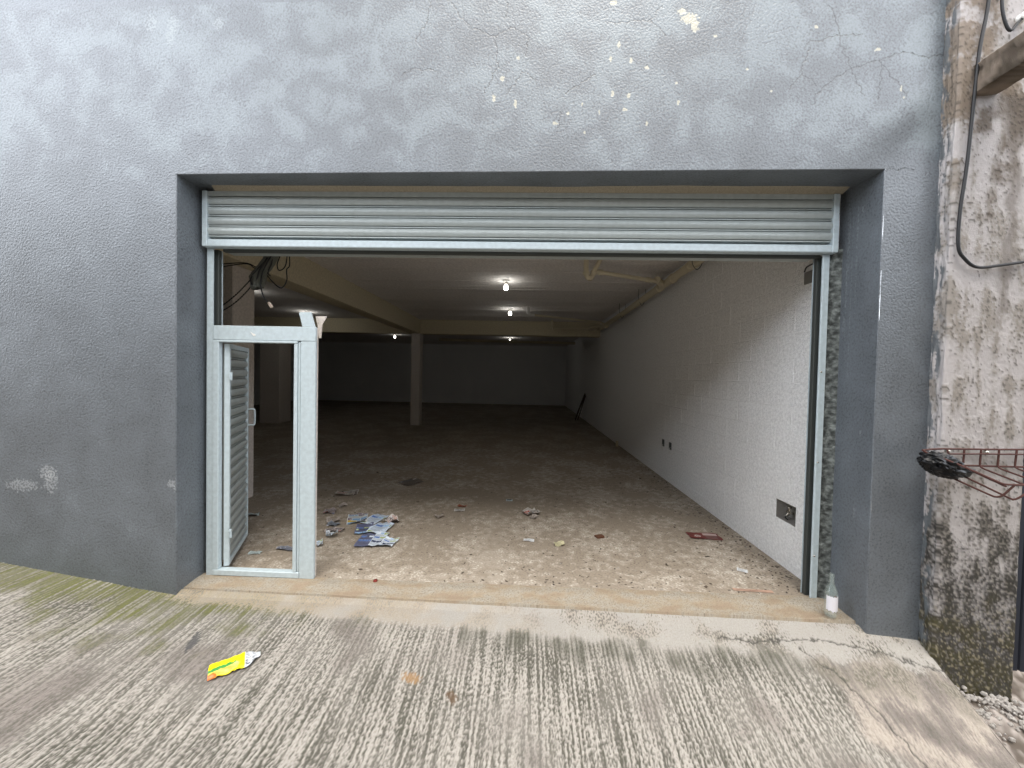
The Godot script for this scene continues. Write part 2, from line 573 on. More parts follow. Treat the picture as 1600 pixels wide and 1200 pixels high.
# ------------------------------------------------------------------ setting
func build_ground() -> void:
	# apron: tined concrete, with real grooves running away from the shutter
	var x0 := -2.6
	var x1 := 4.885
	var nu := 1900
	var nv := 220
	var fine := FastNoiseLite.new()
	fine.seed = 3
	fine.frequency = 46.0
	fine.fractal_octaves = 2
	var comb := FastNoiseLite.new()
	comb.seed = 19
	comb.frequency = 34.0
	comb.fractal_octaves = 2
	var lump := FastNoiseLite.new()
	lump.seed = 8
	lump.frequency = 3.2
	lump.fractal_octaves = 4
	var patch := FastNoiseLite.new()
	patch.seed = 15
	patch.frequency = 1.3
	patch.fractal_octaves = 3
	var P := PackedVector3Array()
	var C := PackedColorArray()
	P.resize(nu * nv)
	C.resize(nu * nv)
	var light := Color(0.50, 0.465, 0.42)
	var dirt := Color(0.125, 0.118, 0.098)
	var cement := Color(0.435, 0.41, 0.375)
	var tan := Color(0.42, 0.335, 0.23)
	var moss := Color(0.185, 0.19, 0.062)
	var mauve := Color(0.27, 0.235, 0.215)
	var crack := [Vector2(4.10, 0.42), Vector2(4.22, 0.56), Vector2(4.27, 0.66), Vector2(4.33, 0.80), Vector2(4.36, 1.0), Vector2(4.42, 1.4)]
	var crack2 := [Vector2(3.62, 0.37), Vector2(3.9, 0.38), Vector2(4.2, 0.345), Vector2(4.5, 0.40), Vector2(4.88, 0.46)]
	for j in nv:
		var s := float(j) / (nv - 1)
		var run := 0.0 + 1.9 * (s * 0.62 + s * s * 0.38)
		for i in nu:
			var x := lerpf(x0, x1, float(i) / (nu - 1))
			var z := 0.172 + 0.018 * x + run
			var y := ground_y(x, z)
			var d := z - facade_z(x)
			var n := fine.get_noise_2d(x * 1.5, z * 0.9)
			var l := lump.get_noise_2d(x, z)
			var p := patch.get_noise_2d(x, z)
			var inside := x > REVEAL_L and x < REVEAL_R
			# smooth trowelled band along the joint, then the grooves set in raggedly
			var start := pw(x, [-0.4, 0.1, 1.2, 2.4, 3.4, 4.2], [-0.1, 0.04, 0.075, 0.115, 0.115, 0.13])
			var g := smoothstep(0.0, 0.05, d - start + n * 0.05 + l * 0.06)
			var flat := smoothstep(4.0, 4.35, x + l * 0.35)          # hand-finished strip at the right
			var wear := clampf(0.72 + p * 0.7, 0.25, 1.0)
			var ph := (x + 0.0012 * l + 0.0012 * sin(z * 5.0 + x * 3.0)) / 0.0265
			var ridge := 0.5 + 0.5 * cos(TAU * ph)
			var tine := comb.get_noise_2d(x + 0.002 * l, z * 0.045)
			var soft := clampf(0.5 + (ridge - 0.5) * 0.55 + tine * 1.15 + n * 0.55, 0.0, 1.0)
			var depth := 0.0058 * g * wear * (1.0 - 0.8 * flat)
			y += depth * (soft - 1.0) + 0.0035 * l + n * 0.0011 * (1.0 + flat)
			var stain := clampf(0.55 + p * 1.1 + l * 0.5, 0.0, 1.0)
			var body := light.lerp(mauve, clampf((-p - 0.08 + l * 0.3) * 1.8, 0.0, 0.8))
			var dust := clampf(soft * 0.9 + n * 0.8 + l * 0.45, 0.0, 1.0)
			var grooved := dirt.lerp(body, lerpf(1.0, dust, clampf(0.66 + 0.4 * stain, 0.0, 1.0)))
			var smooth := cement.lerp(tan, clampf(pw(x, [0.3, 1.6, 2.6], [0.85, 0.55, 0.05]) + l * 0.8 + n * 0.15, 0.0, 1.0))
			smooth = smooth.lerp(body, clampf(0.2 + n * 0.9 + l * 0.7, 0.0, 0.8))
			smooth = smooth.lerp(dirt, clampf((n + l * 0.9 - 0.30) * 3.0, 0.0, 0.75) * (1.0 if x > 2.6 else 0.5))
			smooth = smooth.lerp(dirt, smoothstep(3.3, 3.9, x) * clampf((l * 1.3 + n * 0.9 + tine * 0.5 - 0.02) * 2.5, 0.0, 0.8) * smoothstep(0.0, 0.06, d))
			var old := mauve.lerp(Color(0.49, 0.43, 0.37), clampf(0.42 + l * 1.9 + n * 0.9 + tine * 0.6, 0.0, 1.0)).lerp(dirt, clampf((-l + n * 0.8 - 0.12) * 1.6, 0.0, 0.6))
			var c := smooth.lerp(grooved, g)
			c = c.lerp(old, flat * g * 0.9)
			if x < 1.6:
				var mm := clampf((0.30 - d) * 4.0 + 0.35 + l * 1.6 + n * 0.6 - maxf(0.0, x - 0.2) * 0.9, 0.0, 1.0)
				mm *= clampf(0.75 + n * 0.9 + (0.5 - soft) * 0.5, 0.0, 1.0)
				c = c.lerp(moss.lerp(dirt, clampf(0.3 + n + tine * 0.6, 0.0, 0.7)), mm * (0.95 if not inside or x < 0.9 else 0.3) * (0.25 + 0.75 * g if inside else 1.0))
			if x > 2.0 and d < 0.6:
				c = c.lerp(Color(0.10, 0.10, 0.075), 0.75 * clampf(1.0 - absf(d - start - 0.09) * 9.0 + l * 1.2, 0.0, 1.0) * clampf(0.35 + n + l, 0.0, 1.0) * g)
			var wp := Vector2(x + lump.get_noise_2d(x * 3.0, z * 3.0 + 9.0) * 0.03, z + lump.get_noise_2d(x * 3.0 + 4.0, z * 3.0) * 0.03)
			var cd := minf(polyline_distance(wp, crack), polyline_distance(wp, crack2)) if x > 3.5 else 1.0
			if cd < 0.008:
				y -= 0.006 * (1.0 - cd / 0.008)
				c = c.lerp(Color(0.09, 0.085, 0.075), 1.0 - cd / 0.008)
			for st in [[1.78, 0.74, 0.05, 0.03, Color(0.42, 0.26, 0.13)], [2.02, 0.83, 0.025, 0.03, Color(0.16, 0.10, 0.06)], [0.44, 0.62, 0.022, 0.07, Color(0.09, 0.09, 0.095)]]:
				var e := Vector2((x - st[0] - (z - st[1]) * 0.35) / st[2], (z - st[1]) / st[3]).length() + n * 0.7 + l
				if e < 1.0: c = c.lerp(st[4], 0.75 * minf(1.0, (1.0 - e) * 3.0))
			P[j * nu + i] = Vector3(x, y, z)
			C[j * nu + i] = c
	tag(put("driveway", sheet(P, nu, nv, Vector3.UP, C), M.street), "", "", "", "structure")
	# slab edge at the right of the apron
	var se := PackedVector3Array()
	var sc := PackedColorArray()
	var ne := 60
	for k in 2:
		for j in ne:
			var z := 0.26 + 1.9 * j / (ne - 1)
			var w := lump.get_noise_2d(z * 3.0, 4.0) * 0.012
			se.append(Vector3(4.885 + k * (0.01 + w), ground_y(4.885, z) + 0.002 - k * 0.45, z))
			sc.append(Color(0.22, 0.2, 0.18).lerp(dirt, 0.5 + lump.get_noise_2d(z * 6.0, k) * 0.5))
	tag(put("driveway_edge", sheet(se, ne, 2, Vector3.RIGHT, sc), M.street), "", "", "", "structure")
	# the street beyond, one wide sheet
	P = PackedVector3Array()
	C = PackedColorArray()
	var xs := []
	for i in 61: xs.append(-60.0 + 120.0 * i / 60.0)
	var zs := [2.09, 2.4, 2.8, 3.4, 4.2, 5.2, 6.4, 8.0, 12.0, 20.0, 40.0, 80.0]
	for z in zs:
		for x in xs:
			P.append(Vector3(x, ground_y(x, z + 0.018 * clampf(x, -3.0, 5.0)) - 0.012, z + 0.018 * clampf(x, -3.0, 5.0) - 0.05))
			C.append(Color(0.36, 0.33, 0.29).lerp(Color(0.24, 0.22, 0.2), 0.5 + lump.get_noise_2d(x, z)))
	tag(put("street", sheet(P, xs.size(), zs.size(), Vector3.UP, C), M.street), "", "", "", "structure")
	# street before the facade to the left of the apron, and the lower verge at the right
	P = PackedVector3Array()
	C = PackedColorArray()
	for z in [0.0, 0.3, 0.7, 1.2, 2.2]:
		for k in 12:
			var x := -14.0 + 11.42 * k / 11.0
			P.append(Vector3(x, ground_y(x, maxf(z, facade_z(x))) - 0.006, z))
			C.append(Color(0.36, 0.33, 0.29).lerp(Color(0.24, 0.22, 0.2), 0.5 + lump.get_noise_2d(x, z)))
	tag(put("street_upper", sheet(P, 12, 5, Vector3.UP, C), M.street), "", "", "", "structure")
	P = PackedVector3Array()
	C = PackedColorArray()
	var vu := 110
	var vv := 90
	for j in vv:
		for i in vu:
			var x := 4.88 + 2.6 * i / (vu - 1)
			var z := 0.1 + 2.0 * j / (vv - 1)
			var n := fine.get_noise_2d(x * 0.5, z * 0.5)
			var l := lump.get_noise_2d(x * 2.0, z * 2.0)
			P.append(Vector3(x, -0.325 - 0.2 * (x - 5.1) - 0.42 * (z - 0.41) + l * 0.022 + n * 0.006, z))
			C.append(Color(0.12, 0.10, 0.085).lerp(Color(0.40, 0.36, 0.33), clampf(0.35 + l * 1.4 + n * 0.6, 0.0, 1.0)))
	tag(put("verge", sheet(P, vu, vv, Vector3.UP, C), M.soil), "", "", "", "structure")
	P = PackedVector3Array()
	C = PackedColorArray()
	for z in [-20.0, 1.0, 2.2]:
		for x in [7.47, 12.0, 40.0]:
			P.append(Vector3(x, -0.325 - 0.2 * minf(x - 5.1, 8.0) - 0.42 * (maxf(z, 0.0) - 0.41) * (1.0 if x < 9.0 else 0.2), z))
			C.append(Color(0.3, 0.28, 0.25))
	tag(put("street_lower", sheet(P, 3, 3, Vector3.UP, C), M.street), "", "", "", "structure")
	# threshold strip between the shutter and the joint
	P = PackedVector3Array()
	C = PackedColorArray()
	var tu := 900
	var tv := 40
	for j in tv:
		var t := float(j) / (tv - 1)
		for i in tu:
			var x := REVEAL_L - 0.04 + 4.68 * i / (tu - 1)
			var z1 := 0.165 + 0.018 * x
			var z := lerpf(-0.02, z1, t)
			var l := lump.get_noise_2d(x, z * 2.0)
			var n := fine.get_noise_2d(x * 0.6, z * 0.6)
			var y := 0.002 + l * 0.0015 + n * 0.0005 - 0.012 * smoothstep(0.03, 0.16, z)
			if t > 0.97: y -= 0.035
			P.append(Vector3(x, y, z))
			var n2 := fine.get_noise_2d(x * 1.6 + 3.0, z * 1.6)
			var c := Color(0.44, 0.36, 0.26).lerp(Color(0.47, 0.425, 0.355), clampf(0.45 + l * 1.3 + n * 0.5, 0.0, 1.0)).lerp(Color(0.2, 0.155, 0.11), clampf((n2 + l * 0.3 - 0.25) * 2.2, 0.0, 0.6))
			c = c.lerp(Color(0.36, 0.26, 0.19), clampf((-l - 0.2 + n * 0.3) * 1.6, 0.0, 0.4))
			C.append(c)
	tag(put("threshold", sheet(P, tu, tv, Vector3.UP, C), M.street), "", "", "", "structure")

func build_garage() -> void:
	# floor
	var st := new_st()
	for part in [[-9.6, WALL_X + 0.25, BACK_Z - 0.2, -0.015]]:
		var p := [Vector3(part[0], 0, part[3]), Vector3(part[1], 0, part[3]), Vector3(part[1], 0, part[2]), Vector3(part[0], 0, part[2])]
		var uv := []
		for q in p: uv.append(Vector2(q.x / 5.0 + 0.13, q.z / 5.0))
		quad_uv(st, p, uv, Vector3.UP)
	tag(put("garage_floor", st.commit(), M.floor), "", "", "", "structure")
	# board-marked concrete ceiling: the strips left by the formwork are real steps
	st = new_st()
	rng.seed = 77
	var z := -0.1
	var last := 0.0
	while z > -8.7:
		var w := rng.randf_range(0.05, 0.11)
		var y := CEIL_Y + rng.randf_range(-0.007, 0.007)
		quad(st, Vector3(-0.79, y, z), Vector3(WALL_X + 0.02, y, z), Vector3(WALL_X + 0.02, y, z - w), Vector3(-0.79, y, z - w), Vector3.DOWN)
		if last != 0.0:
			quad(st, Vector3(-0.79, y, z), Vector3(WALL_X + 0.02, y, z), Vector3(WALL_X + 0.02, last, z), Vector3(-0.79, last, z), Vector3(0, 0, signf(y - last)) * -1.0)
		last = y
		z -= w
	quad(st, Vector3(-9.6, CEIL_Y, -0.1), Vector3(-0.95, CEIL_Y, -0.1), Vector3(-0.95, CEIL_Y, -8.6), Vector3(-9.6, CEIL_Y, -8.6), Vector3.DOWN)
	quad(st, Vector3(-9.6, CEIL_Y, -8.6), Vector3(WALL_X + 0.02, CEIL_Y, -8.7), Vector3(WALL_X + 0.02, CEIL_Y, BACK_Z), Vector3(-9.6, CEIL_Y, BACK_Z), Vector3.DOWN)
	cbox(st, Vector3(-2.5, CEIL_Y + 0.16, BACK_Z / 2.0 - 0.1), Vector3(15.0, 0.28, 18.3), 0.01)
	tag(put("garage_ceiling", st.commit(), M.ceiling), "", "", "", "structure")
	# walls
	tag(put("back_wall", box_mesh(Vector3(-9.8, -0.1, BACK_Z - 0.2), Vector3(WALL_X + 0.2, CEIL_Y + 0.01, BACK_Z)), M.whitewash), "", "", "", "structure")
	tag(put("left_wall", box_mesh(Vector3(-9.8, -0.1, BACK_Z), Vector3(-9.6, CEIL_Y + 0.01, -0.1)), M.whitewash), "", "", "", "structure")
	tag(put("front_wall", box_mesh(Vector3(-9.6, -0.1, -0.13), Vector3(REVEAL_L - 0.012, CEIL_Y + 0.01, -0.035)), M.whitewash), "", "", "", "structure")
	tag(put("door_lintel", box_mesh(Vector3(REVEAL_L - 0.012, SOFFIT_Y + 0.004, -0.19), Vector3(WALL_X + 0.02, CEIL_Y + 0.01, -0.035)), M.ceiling), "", "", "", "structure")
	# right wall: painted concrete blocks one can tell apart near the door, plain beyond
	var wall := Node3D.new()
	wall.name = numbered("right_wall")
	add_child(wall)
	tag(wall, "", "", "", "structure")
	var near_end := -5.62
	st = new_st()
	cbox(st, Vector3(WALL_X + 0.10, CEIL_Y / 2.0, (near_end + BACK_Z) / 2.0), Vector3(0.2, CEIL_Y + 0.02, near_end - BACK_Z), 0.002)
	put("plain_wall", st.commit(), M.whitewash, wall)
	st = new_st()   # mortar bed behind the blocks, open round the niche
	var nz0 := -0.574
	var nz1 := -0.337
	var ny0 := 0.383
	var ny1 := 0.54
	var bx0 := WALL_X + 0.003
	for r in [[near_end, nz0, 0.0, CEIL_Y], [nz1, -0.02, 0.0, CEIL_Y], [nz0, nz1, 0.0, ny0], [nz0, nz1, ny1, CEIL_Y]]:
		quad(st, Vector3(bx0, r[2], r[0]), Vector3(bx0, r[2], r[1]), Vector3(bx0, r[3], r[1]), Vector3(bx0, r[3], r[0]), Vector3.LEFT)
	quad(st, Vector3(bx0 + 0.2, 0, near_end), Vector3(bx0 + 0.2, 0, 0), Vector3(bx0 + 0.2, CEIL_Y, 0), Vector3(bx0 + 0.2, CEIL_Y, near_end), Vector3.RIGHT)
	put("joint", st.commit(), M.whitewash, wall)
	var cache := {}
	var row := 0
	var y := -0.06
	while y < CEIL_Y:
		var y0 := maxf(y, 0.0)
		var y1 := minf(y + 0.2, CEIL_Y)
		var zz := -0.02 + (0.0 if row % 2 == 0 else 0.2)
		while zz > near_end + 0.01:
			var b1 := minf(zz, -0.02)
			var b0 := maxf(zz - 0.4, near_end)
			var rects := [[b0, b1, y0, y1]]
			if b0 < nz1 and b1 > nz0 and y0 < ny1 and y1 > ny0:
				rects = []
				if b0 < nz0: rects.append([b0, nz0, y0, y1])
				if b1 > nz1: rects.append([nz1, b1, y0, y1])
				var m0 := maxf(b0, nz0)
				var m1 := minf(b1, nz1)
				if y0 < ny0: rects.append([m0, m1, y0, ny0])
				if y1 > ny1: rects.append([m0, m1, ny1, y1])
			for r in rects:
				if r[1] - r[0] < 0.01 or r[3] - r[2] < 0.008: continue
				var key := "%.3f_%.3f" % [r[1] - r[0], r[3] - r[2]]
				if not cache.has(key):
					cache[key] = box_mesh(Vector3(0, 0, 0), Vector3(0.03, r[3] - r[2] - 0.0024, r[1] - r[0] - 0.0024), 0.0028)
				var b := put("block", cache[key], M.whitewash, wall)
				b.position = Vector3(WALL_X + rng.randf_range(-0.001, 0.0012), r[2] + 0.0012, r[0] + 0.0012)
			zz -= 0.4
		row += 1
		y += 0.2
	# the niche knocked into the wall
	st = new_st()
	var nx := WALL_X + 0.11
	quad(st, Vector3(nx, ny0, nz0), Vector3(nx, ny0, nz1), Vector3(nx, ny1, nz1), Vector3(nx, ny1, nz0), Vector3.LEFT)
	quad(st, Vector3(bx0, ny0, nz0), Vector3(nx, ny0, nz0), Vector3(nx, ny1, nz0), Vector3(bx0, ny1, nz0), Vector3.BACK)
	quad(st, Vector3(bx0, ny0, nz1), Vector3(nx, ny0, nz1), Vector3(nx, ny1, nz1), Vector3(bx0, ny1, nz1), Vector3.FORWARD)
	quad(st, Vector3(bx0, ny0, nz0), Vector3(nx, ny0, nz0), Vector3(nx, ny0, nz1), Vector3(bx0, ny0, nz1), Vector3.UP)
	quad(st, Vector3(bx0, ny1, nz0), Vector3(nx, ny1, nz0), Vector3(nx, ny1, nz1), Vector3(bx0, ny1, nz1), Vector3.DOWN)
	put("niche", st.commit(), M.raw_block, wall)
	# beams and columns
	var b1m := put("ceiling_beam", box_mesh(Vector3(-1.1, 2.742, -8.86), Vector3(-0.772, CEIL_Y + 0.01, -0.14), 0.008), M.cream)
	tag(b1m, "cream painted ceiling beam running away from the shutter into the garage", "beam")
	var b2m := put("ceiling_beam", box_mesh(Vector3(-0.77, 2.742, -8.86), Vector3(WALL_X + 0.01, CEIL_Y + 0.01, -8.58), 0.008), M.cream)
	tag(b2m, "cream cross beam over the right bay ending at the block wall", "beam")
	var b3m := put("ceiling_beam", box_mesh(Vector3(-9.58, 2.742, -8.86), Vector3(-1.102, CEIL_Y + 0.01, -8.58), 0.008), M.cream)
	tag(b3m, "cream cross beam over the dark left bay", "beam")
	var c1 := put("support_column", box_mesh(Vector3(-1.02, 0, -8.86), Vector3(-0.755, 2.745, -8.55), 0.01), M.column)
	tag(c1, "square pale column in mid garage where the beams cross", "column")
	var c2 := put("support_column", box_mesh(Vector3(-5.45, 0, -8.86), Vector3(-4.85, 2.745, -8.3), 0.01), M.column)
	tag(c2, "wide pale column seen through the open pedestrian door", "column")
	var c3 := put("support_column", box_mesh(Vector3(-1.42, 0, -1.8), Vector3(-0.93, 2.745, -1.45), 0.01), M.column)
	tag(c3, "pale column just inside the shutter above the pedestrian door", "column")

func fuv(x: float, y: float) -> Vector2:
	return Vector2((x + 2.6) / 8.0, (4.0 - y) / 4.5)

func build_facade() -> void:
	var b := thing("grey_building", Vector3.ZERO)
	tag(b, "weathered slate grey rendered building front around the garage opening", "building")
	var n := Vector3(0.0204, 0, -1.0).normalized() * -1.0
	n = Vector3(-0.0204, 0, 1).normalized()
	var top := 6.4
	var bv := 0.004
	var st := new_st()
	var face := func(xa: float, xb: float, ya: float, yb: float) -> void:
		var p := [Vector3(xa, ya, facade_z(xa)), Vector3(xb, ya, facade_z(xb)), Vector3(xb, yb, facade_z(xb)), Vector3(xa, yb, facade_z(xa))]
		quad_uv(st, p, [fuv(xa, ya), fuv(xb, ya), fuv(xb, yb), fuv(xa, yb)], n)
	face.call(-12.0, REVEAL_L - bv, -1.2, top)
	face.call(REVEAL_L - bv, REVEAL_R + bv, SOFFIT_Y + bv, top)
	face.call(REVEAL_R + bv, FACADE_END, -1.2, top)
	# back, top and the rounded arrises of the opening
	quad(st, Vector3(-12, top, facade_z(-12)), Vector3(FACADE_END, top, facade_z(FACADE_END)), Vector3(FACADE_END, top, -0.03), Vector3(-12, top, -0.03), Vector3.UP)
	quad(st, Vector3(-12, -0.5, -0.034), Vector3(REVEAL_L, -0.5, -0.034), Vector3(REVEAL_L, top, -0.034), Vector3(-12, top, -0.034), Vector3.FORWARD)
	quad(st, Vector3(REVEAL_L, SOFFIT_Y + 0.003, -0.034), Vector3(REVEAL_R, SOFFIT_Y + 0.003, -0.034), Vector3(REVEAL_R, top, -0.034), Vector3(REVEAL_L, top, -0.034), Vector3.FORWARD)
	quad(st, Vector3(FACADE_END, -1.2, facade_z(FACADE_END)), Vector3(FACADE_END, -1.2, -0.03), Vector3(FACADE_END, top, -0.03), Vector3(FACADE_END, top, facade_z(FACADE_END)), Vector3.RIGHT)
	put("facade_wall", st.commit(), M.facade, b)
	# reveals: small noise on the arris so that it is not a ruled line
	for side in [0, 1]:
		var x: float = [REVEAL_L, REVEAL_R][side]
		var sgn: float = [1.0, -1.0][side]
		var P := PackedVector3Array()
		var UV := PackedVector2Array()
		var rows := 160
		for j in rows:
			var y := -0.6 + (SOFFIT_Y + 0.6) * j / (rows - 1)
			var w := noise_a.get_noise_2d(y * 18.0, 3.0 + side * 9.0) * 0.0022 + noise_a.get_noise_2d(y * 70.0, side) * 0.0014
			var zf := facade_z(x)
			for q in [[-bv - 0.001, 0.0005], [-bv * 0.35, -bv * 0.3], [0.0, -bv], [0.0, -bv - 0.004], [0.0, -0.06], [0.0, -zf * 0.6], [0.0, -zf - 0.03]]:
				var near: float = 1.0 if q[1] > -0.0079 else 0.0
				P.append(Vector3(x + sgn * (q[0] + w * near), y, zf + q[1] - near * absf(w)))
				UV.append(fuv(x - 0.55 * sgn + (zf + q[1]) * sgn, y * 0.9))
		put("reveal", sheet(P, 7, rows, Vector3(sgn, 0, 0.4), PackedColorArray(), UV), M.facade, b)
	# soffit of the opening
	var P := PackedVector3Array()
	var UV := PackedVector2Array()
	var cols := 240
	for i in cols:
		var x := lerpf(REVEAL_L - 0.004, REVEAL_R + 0.004, float(i) / (cols - 1))
		var w := noise_a.get_noise_2d(x * 18.0, 31.0) * 0.002 + noise_a.get_noise_2d(x * 60.0, 37.0) * 0.0012
		var zf := facade_z(x)
		for q in [[bv + 0.001, 0.0005], [bv * 0.35, -bv * 0.3], [0.0, -bv], [0.0, -bv - 0.004], [0.0, -0.05], [0.0, -zf - 0.03]]:
			var near: float = 1.0 if q[1] > -0.0079 else 0.0
			P.append(Vector3(x, SOFFIT_Y + q[0] + w * near, zf + q[1] - near * absf(w)))
			UV.append(fuv(x, 0.4 + q[1]))
	put("soffit", sheet(P, 6, cols, Vector3(0, -1, 0.4), PackedColorArray(), UV), M.facade, b)
	# raw mortar strip along the shutter where the paint stops raggedly
	P = PackedVector3Array()
	cols = 420
	for i in cols:
		var x := lerpf(REVEAL_L + 0.12, REVEAL_R - 0.03, float(i) / (cols - 1))
		var zr := 0.062 + 0.010 * noise_a.get_noise_2d(x * 5.0, 51.0) + 0.006 * noise_a.get_noise_2d(x * 40.0, 52.0) + 0.02 * smoothstep(2.6, 3.4, x)
		P.append(Vector3(x, SOFFIT_Y + 0.001, zr + 0.012))
		P.append(Vector3(x, SOFFIT_Y - 0.005, zr + 0.006))
		P.append(Vector3(x, 2.856 + 0.002 * noise_a.get_noise_2d(x * 60.0, 53.0), 0.044))
		P.append(Vector3(x, 2.848, 0.034))
	put("mortar_strip", sheet(P, 4, cols, Vector3(0, -0.5, 1)), M.mortar, b)
	# rough mortar between the right guide and the reveal
	P = PackedVector3Array()
	var rows := 260
	for j in rows:
		var y := -0.02 + 2.5 * j / (rows - 1)
		for k in 7:
			var t := k / 6.0
			P.append(Vector3(4.478 + t * 0.09, y, -0.012 + 0.03 * t * t + 0.006 * noise_a.get_noise_2d(y * 30.0, t * 4.0) + 0.003 * noise_a.get_noise_2d(y * 90.0, t * 11.0)))
	put("mortar_joint", sheet(P, 7, rows, Vector3(-0.3, 0, 1)), M.smeared_mortar, b)

# ------------------------------------------------------------------ shutter, gate, door
func slat_profile(pitch: float, bulge: float) -> PackedVector2Array:
	# x = outwards, y = up; the curl and the lip catch the light
	var p := PackedVector2Array()
	p.append(Vector2(-0.034, 0.0))
	p.append(Vector2(-0.020, -0.002))
	for k in 9:
		var t := k / 8.0
		p.append(Vector2(bulge * (0.15 + 0.85 * sin(PI * (0.12 + 0.80 * t))), -pitch * (0.05 + 0.70 * t)))
	p.append(Vector2(-0.026, -pitch * 0.78))
	p.append(Vector2(-0.026, -pitch * 0.835))
	p.append(Vector2(bulge * 0.35, -pitch * 0.86))
	p.append(Vector2(bulge * 0.40, -pitch * 0.94))
	p.append(Vector2(-0.020, -pitch * 0.975))
	p.append(Vector2(-0.034, -pitch * 0.985))
	return p

func build_shutter() -> void:
	var s := thing("roller_shutter", Vector3(0, 0, 0))
	tag(s, "grey metal roller shutter raised to a slatted strip above the garage opening", "shutter")
	var top := 2.848
	var bot := 2.447
	var xl := 0.0
	var xr := 4.508
	# slats, each one a curled strip
	var pitch := 0.0735
	var st := new_st()
	extrude(st, slat_profile(pitch, 0.016), Vector3(xl + 0.034, 0, 0), Vector3.BACK, Vector3.UP, Vector3(xr - xl - 0.068, 0, 0))
	var slat := st.commit()
	for k in 4:
		put("slat", slat, M.slat, s).position = Vector3(0, top - 0.036 - pitch * k, 0.022 + 0.001 * (k % 2))
	put("top_rail", box_mesh(Vector3(xl + 0.034, top - 0.034, 0.005), Vector3(xr - 0.034, top, 0.036), 0.002), M.slat, s)
	put("end_stile", box_mesh(Vector3(xl - 0.004, bot, -0.03), Vector3(xl + 0.033, top, 0.045), 0.003), M.steel, s)
	put("end_stile", box_mesh(Vector3(xr - 0.033, bot, -0.03), Vector3(xr + 0.004, top, 0.045), 0.003), M.steel, s)
	st = new_st()
	extrude(st, PackedVector2Array([Vector2(-0.03, 0.004), Vector2(-0.03, 0.055), Vector2(0.030, 0.055), Vector2(0.034, 0.052), Vector2(0.038, 0.046), Vector2(0.040, 0.006), Vector2(0.036, 0.0), Vector2(-0.02, 0.0)]), Vector3(xl + 0.034, bot, 0), Vector3.BACK, Vector3.UP, Vector3(xr - xl - 0.068, 0, 0))
	put("bottom_rail", st.commit(), M.steel, s)
	put("rubber_seal", box_mesh(Vector3(xl + 0.10, bot - 0.020, -0.055), Vector3(xr - 0.06, bot + 0.002, -0.022), 0.004), M.dark_steel, s)
	put("shutter_roll", box_mesh(Vector3(xl + 0.06, bot - 0.006, -0.185), Vector3(xr - 0.05, SOFFIT_Y - 0.002, -0.056), 0.02), M.slat, s)
	# guide channels
	for side in [0, 1]:
		st = new_st()
		var xa: float = [0.0, 4.49][side]
		var d: float = [1.0, -1.0][side]
		extrude(st, PackedVector2Array([Vector2(0, 0), Vector2(0.048, 0), Vector2(0.048, -0.006), Vector2(0.006, -0.006), Vector2(0.006, -0.07), Vector2(0.06, -0.07), Vector2(0.06, -0.076), Vector2(0, -0.076)]), Vector3(xa, 0.0, 0.0), Vector3(d, 0, 0), Vector3.BACK, Vector3(0, bot - 0.002, 0))
		if side == 1: cbox(st, Vector3(4.447, bot / 2.0, 0.004), Vector3(0.014, bot - 0.01, 0.008), 0.002)
		put("guide_channel", st.commit(), M.steel, s)
		st = new_st()
		cbox(st, Vector3(xa + d * 0.034, bot / 2.0, -0.05), Vector3(0.05, bot - 0.004, 0.03), 0.002)
		put("guide_liner", st.commit(), M.dark_steel, s)
	for yy in [0.31, 0.98, 1.62]:
		st = new_st()
		lathe(st, [[0.0, 0.004], [0.005, 0.004], [0.006, 0.0]], 10, Transform3D(Basis(Vector3.RIGHT, PI / 2), Vector3(4.455, yy, 0.009)))
		put("screw", st.commit(), M.chrome, s)

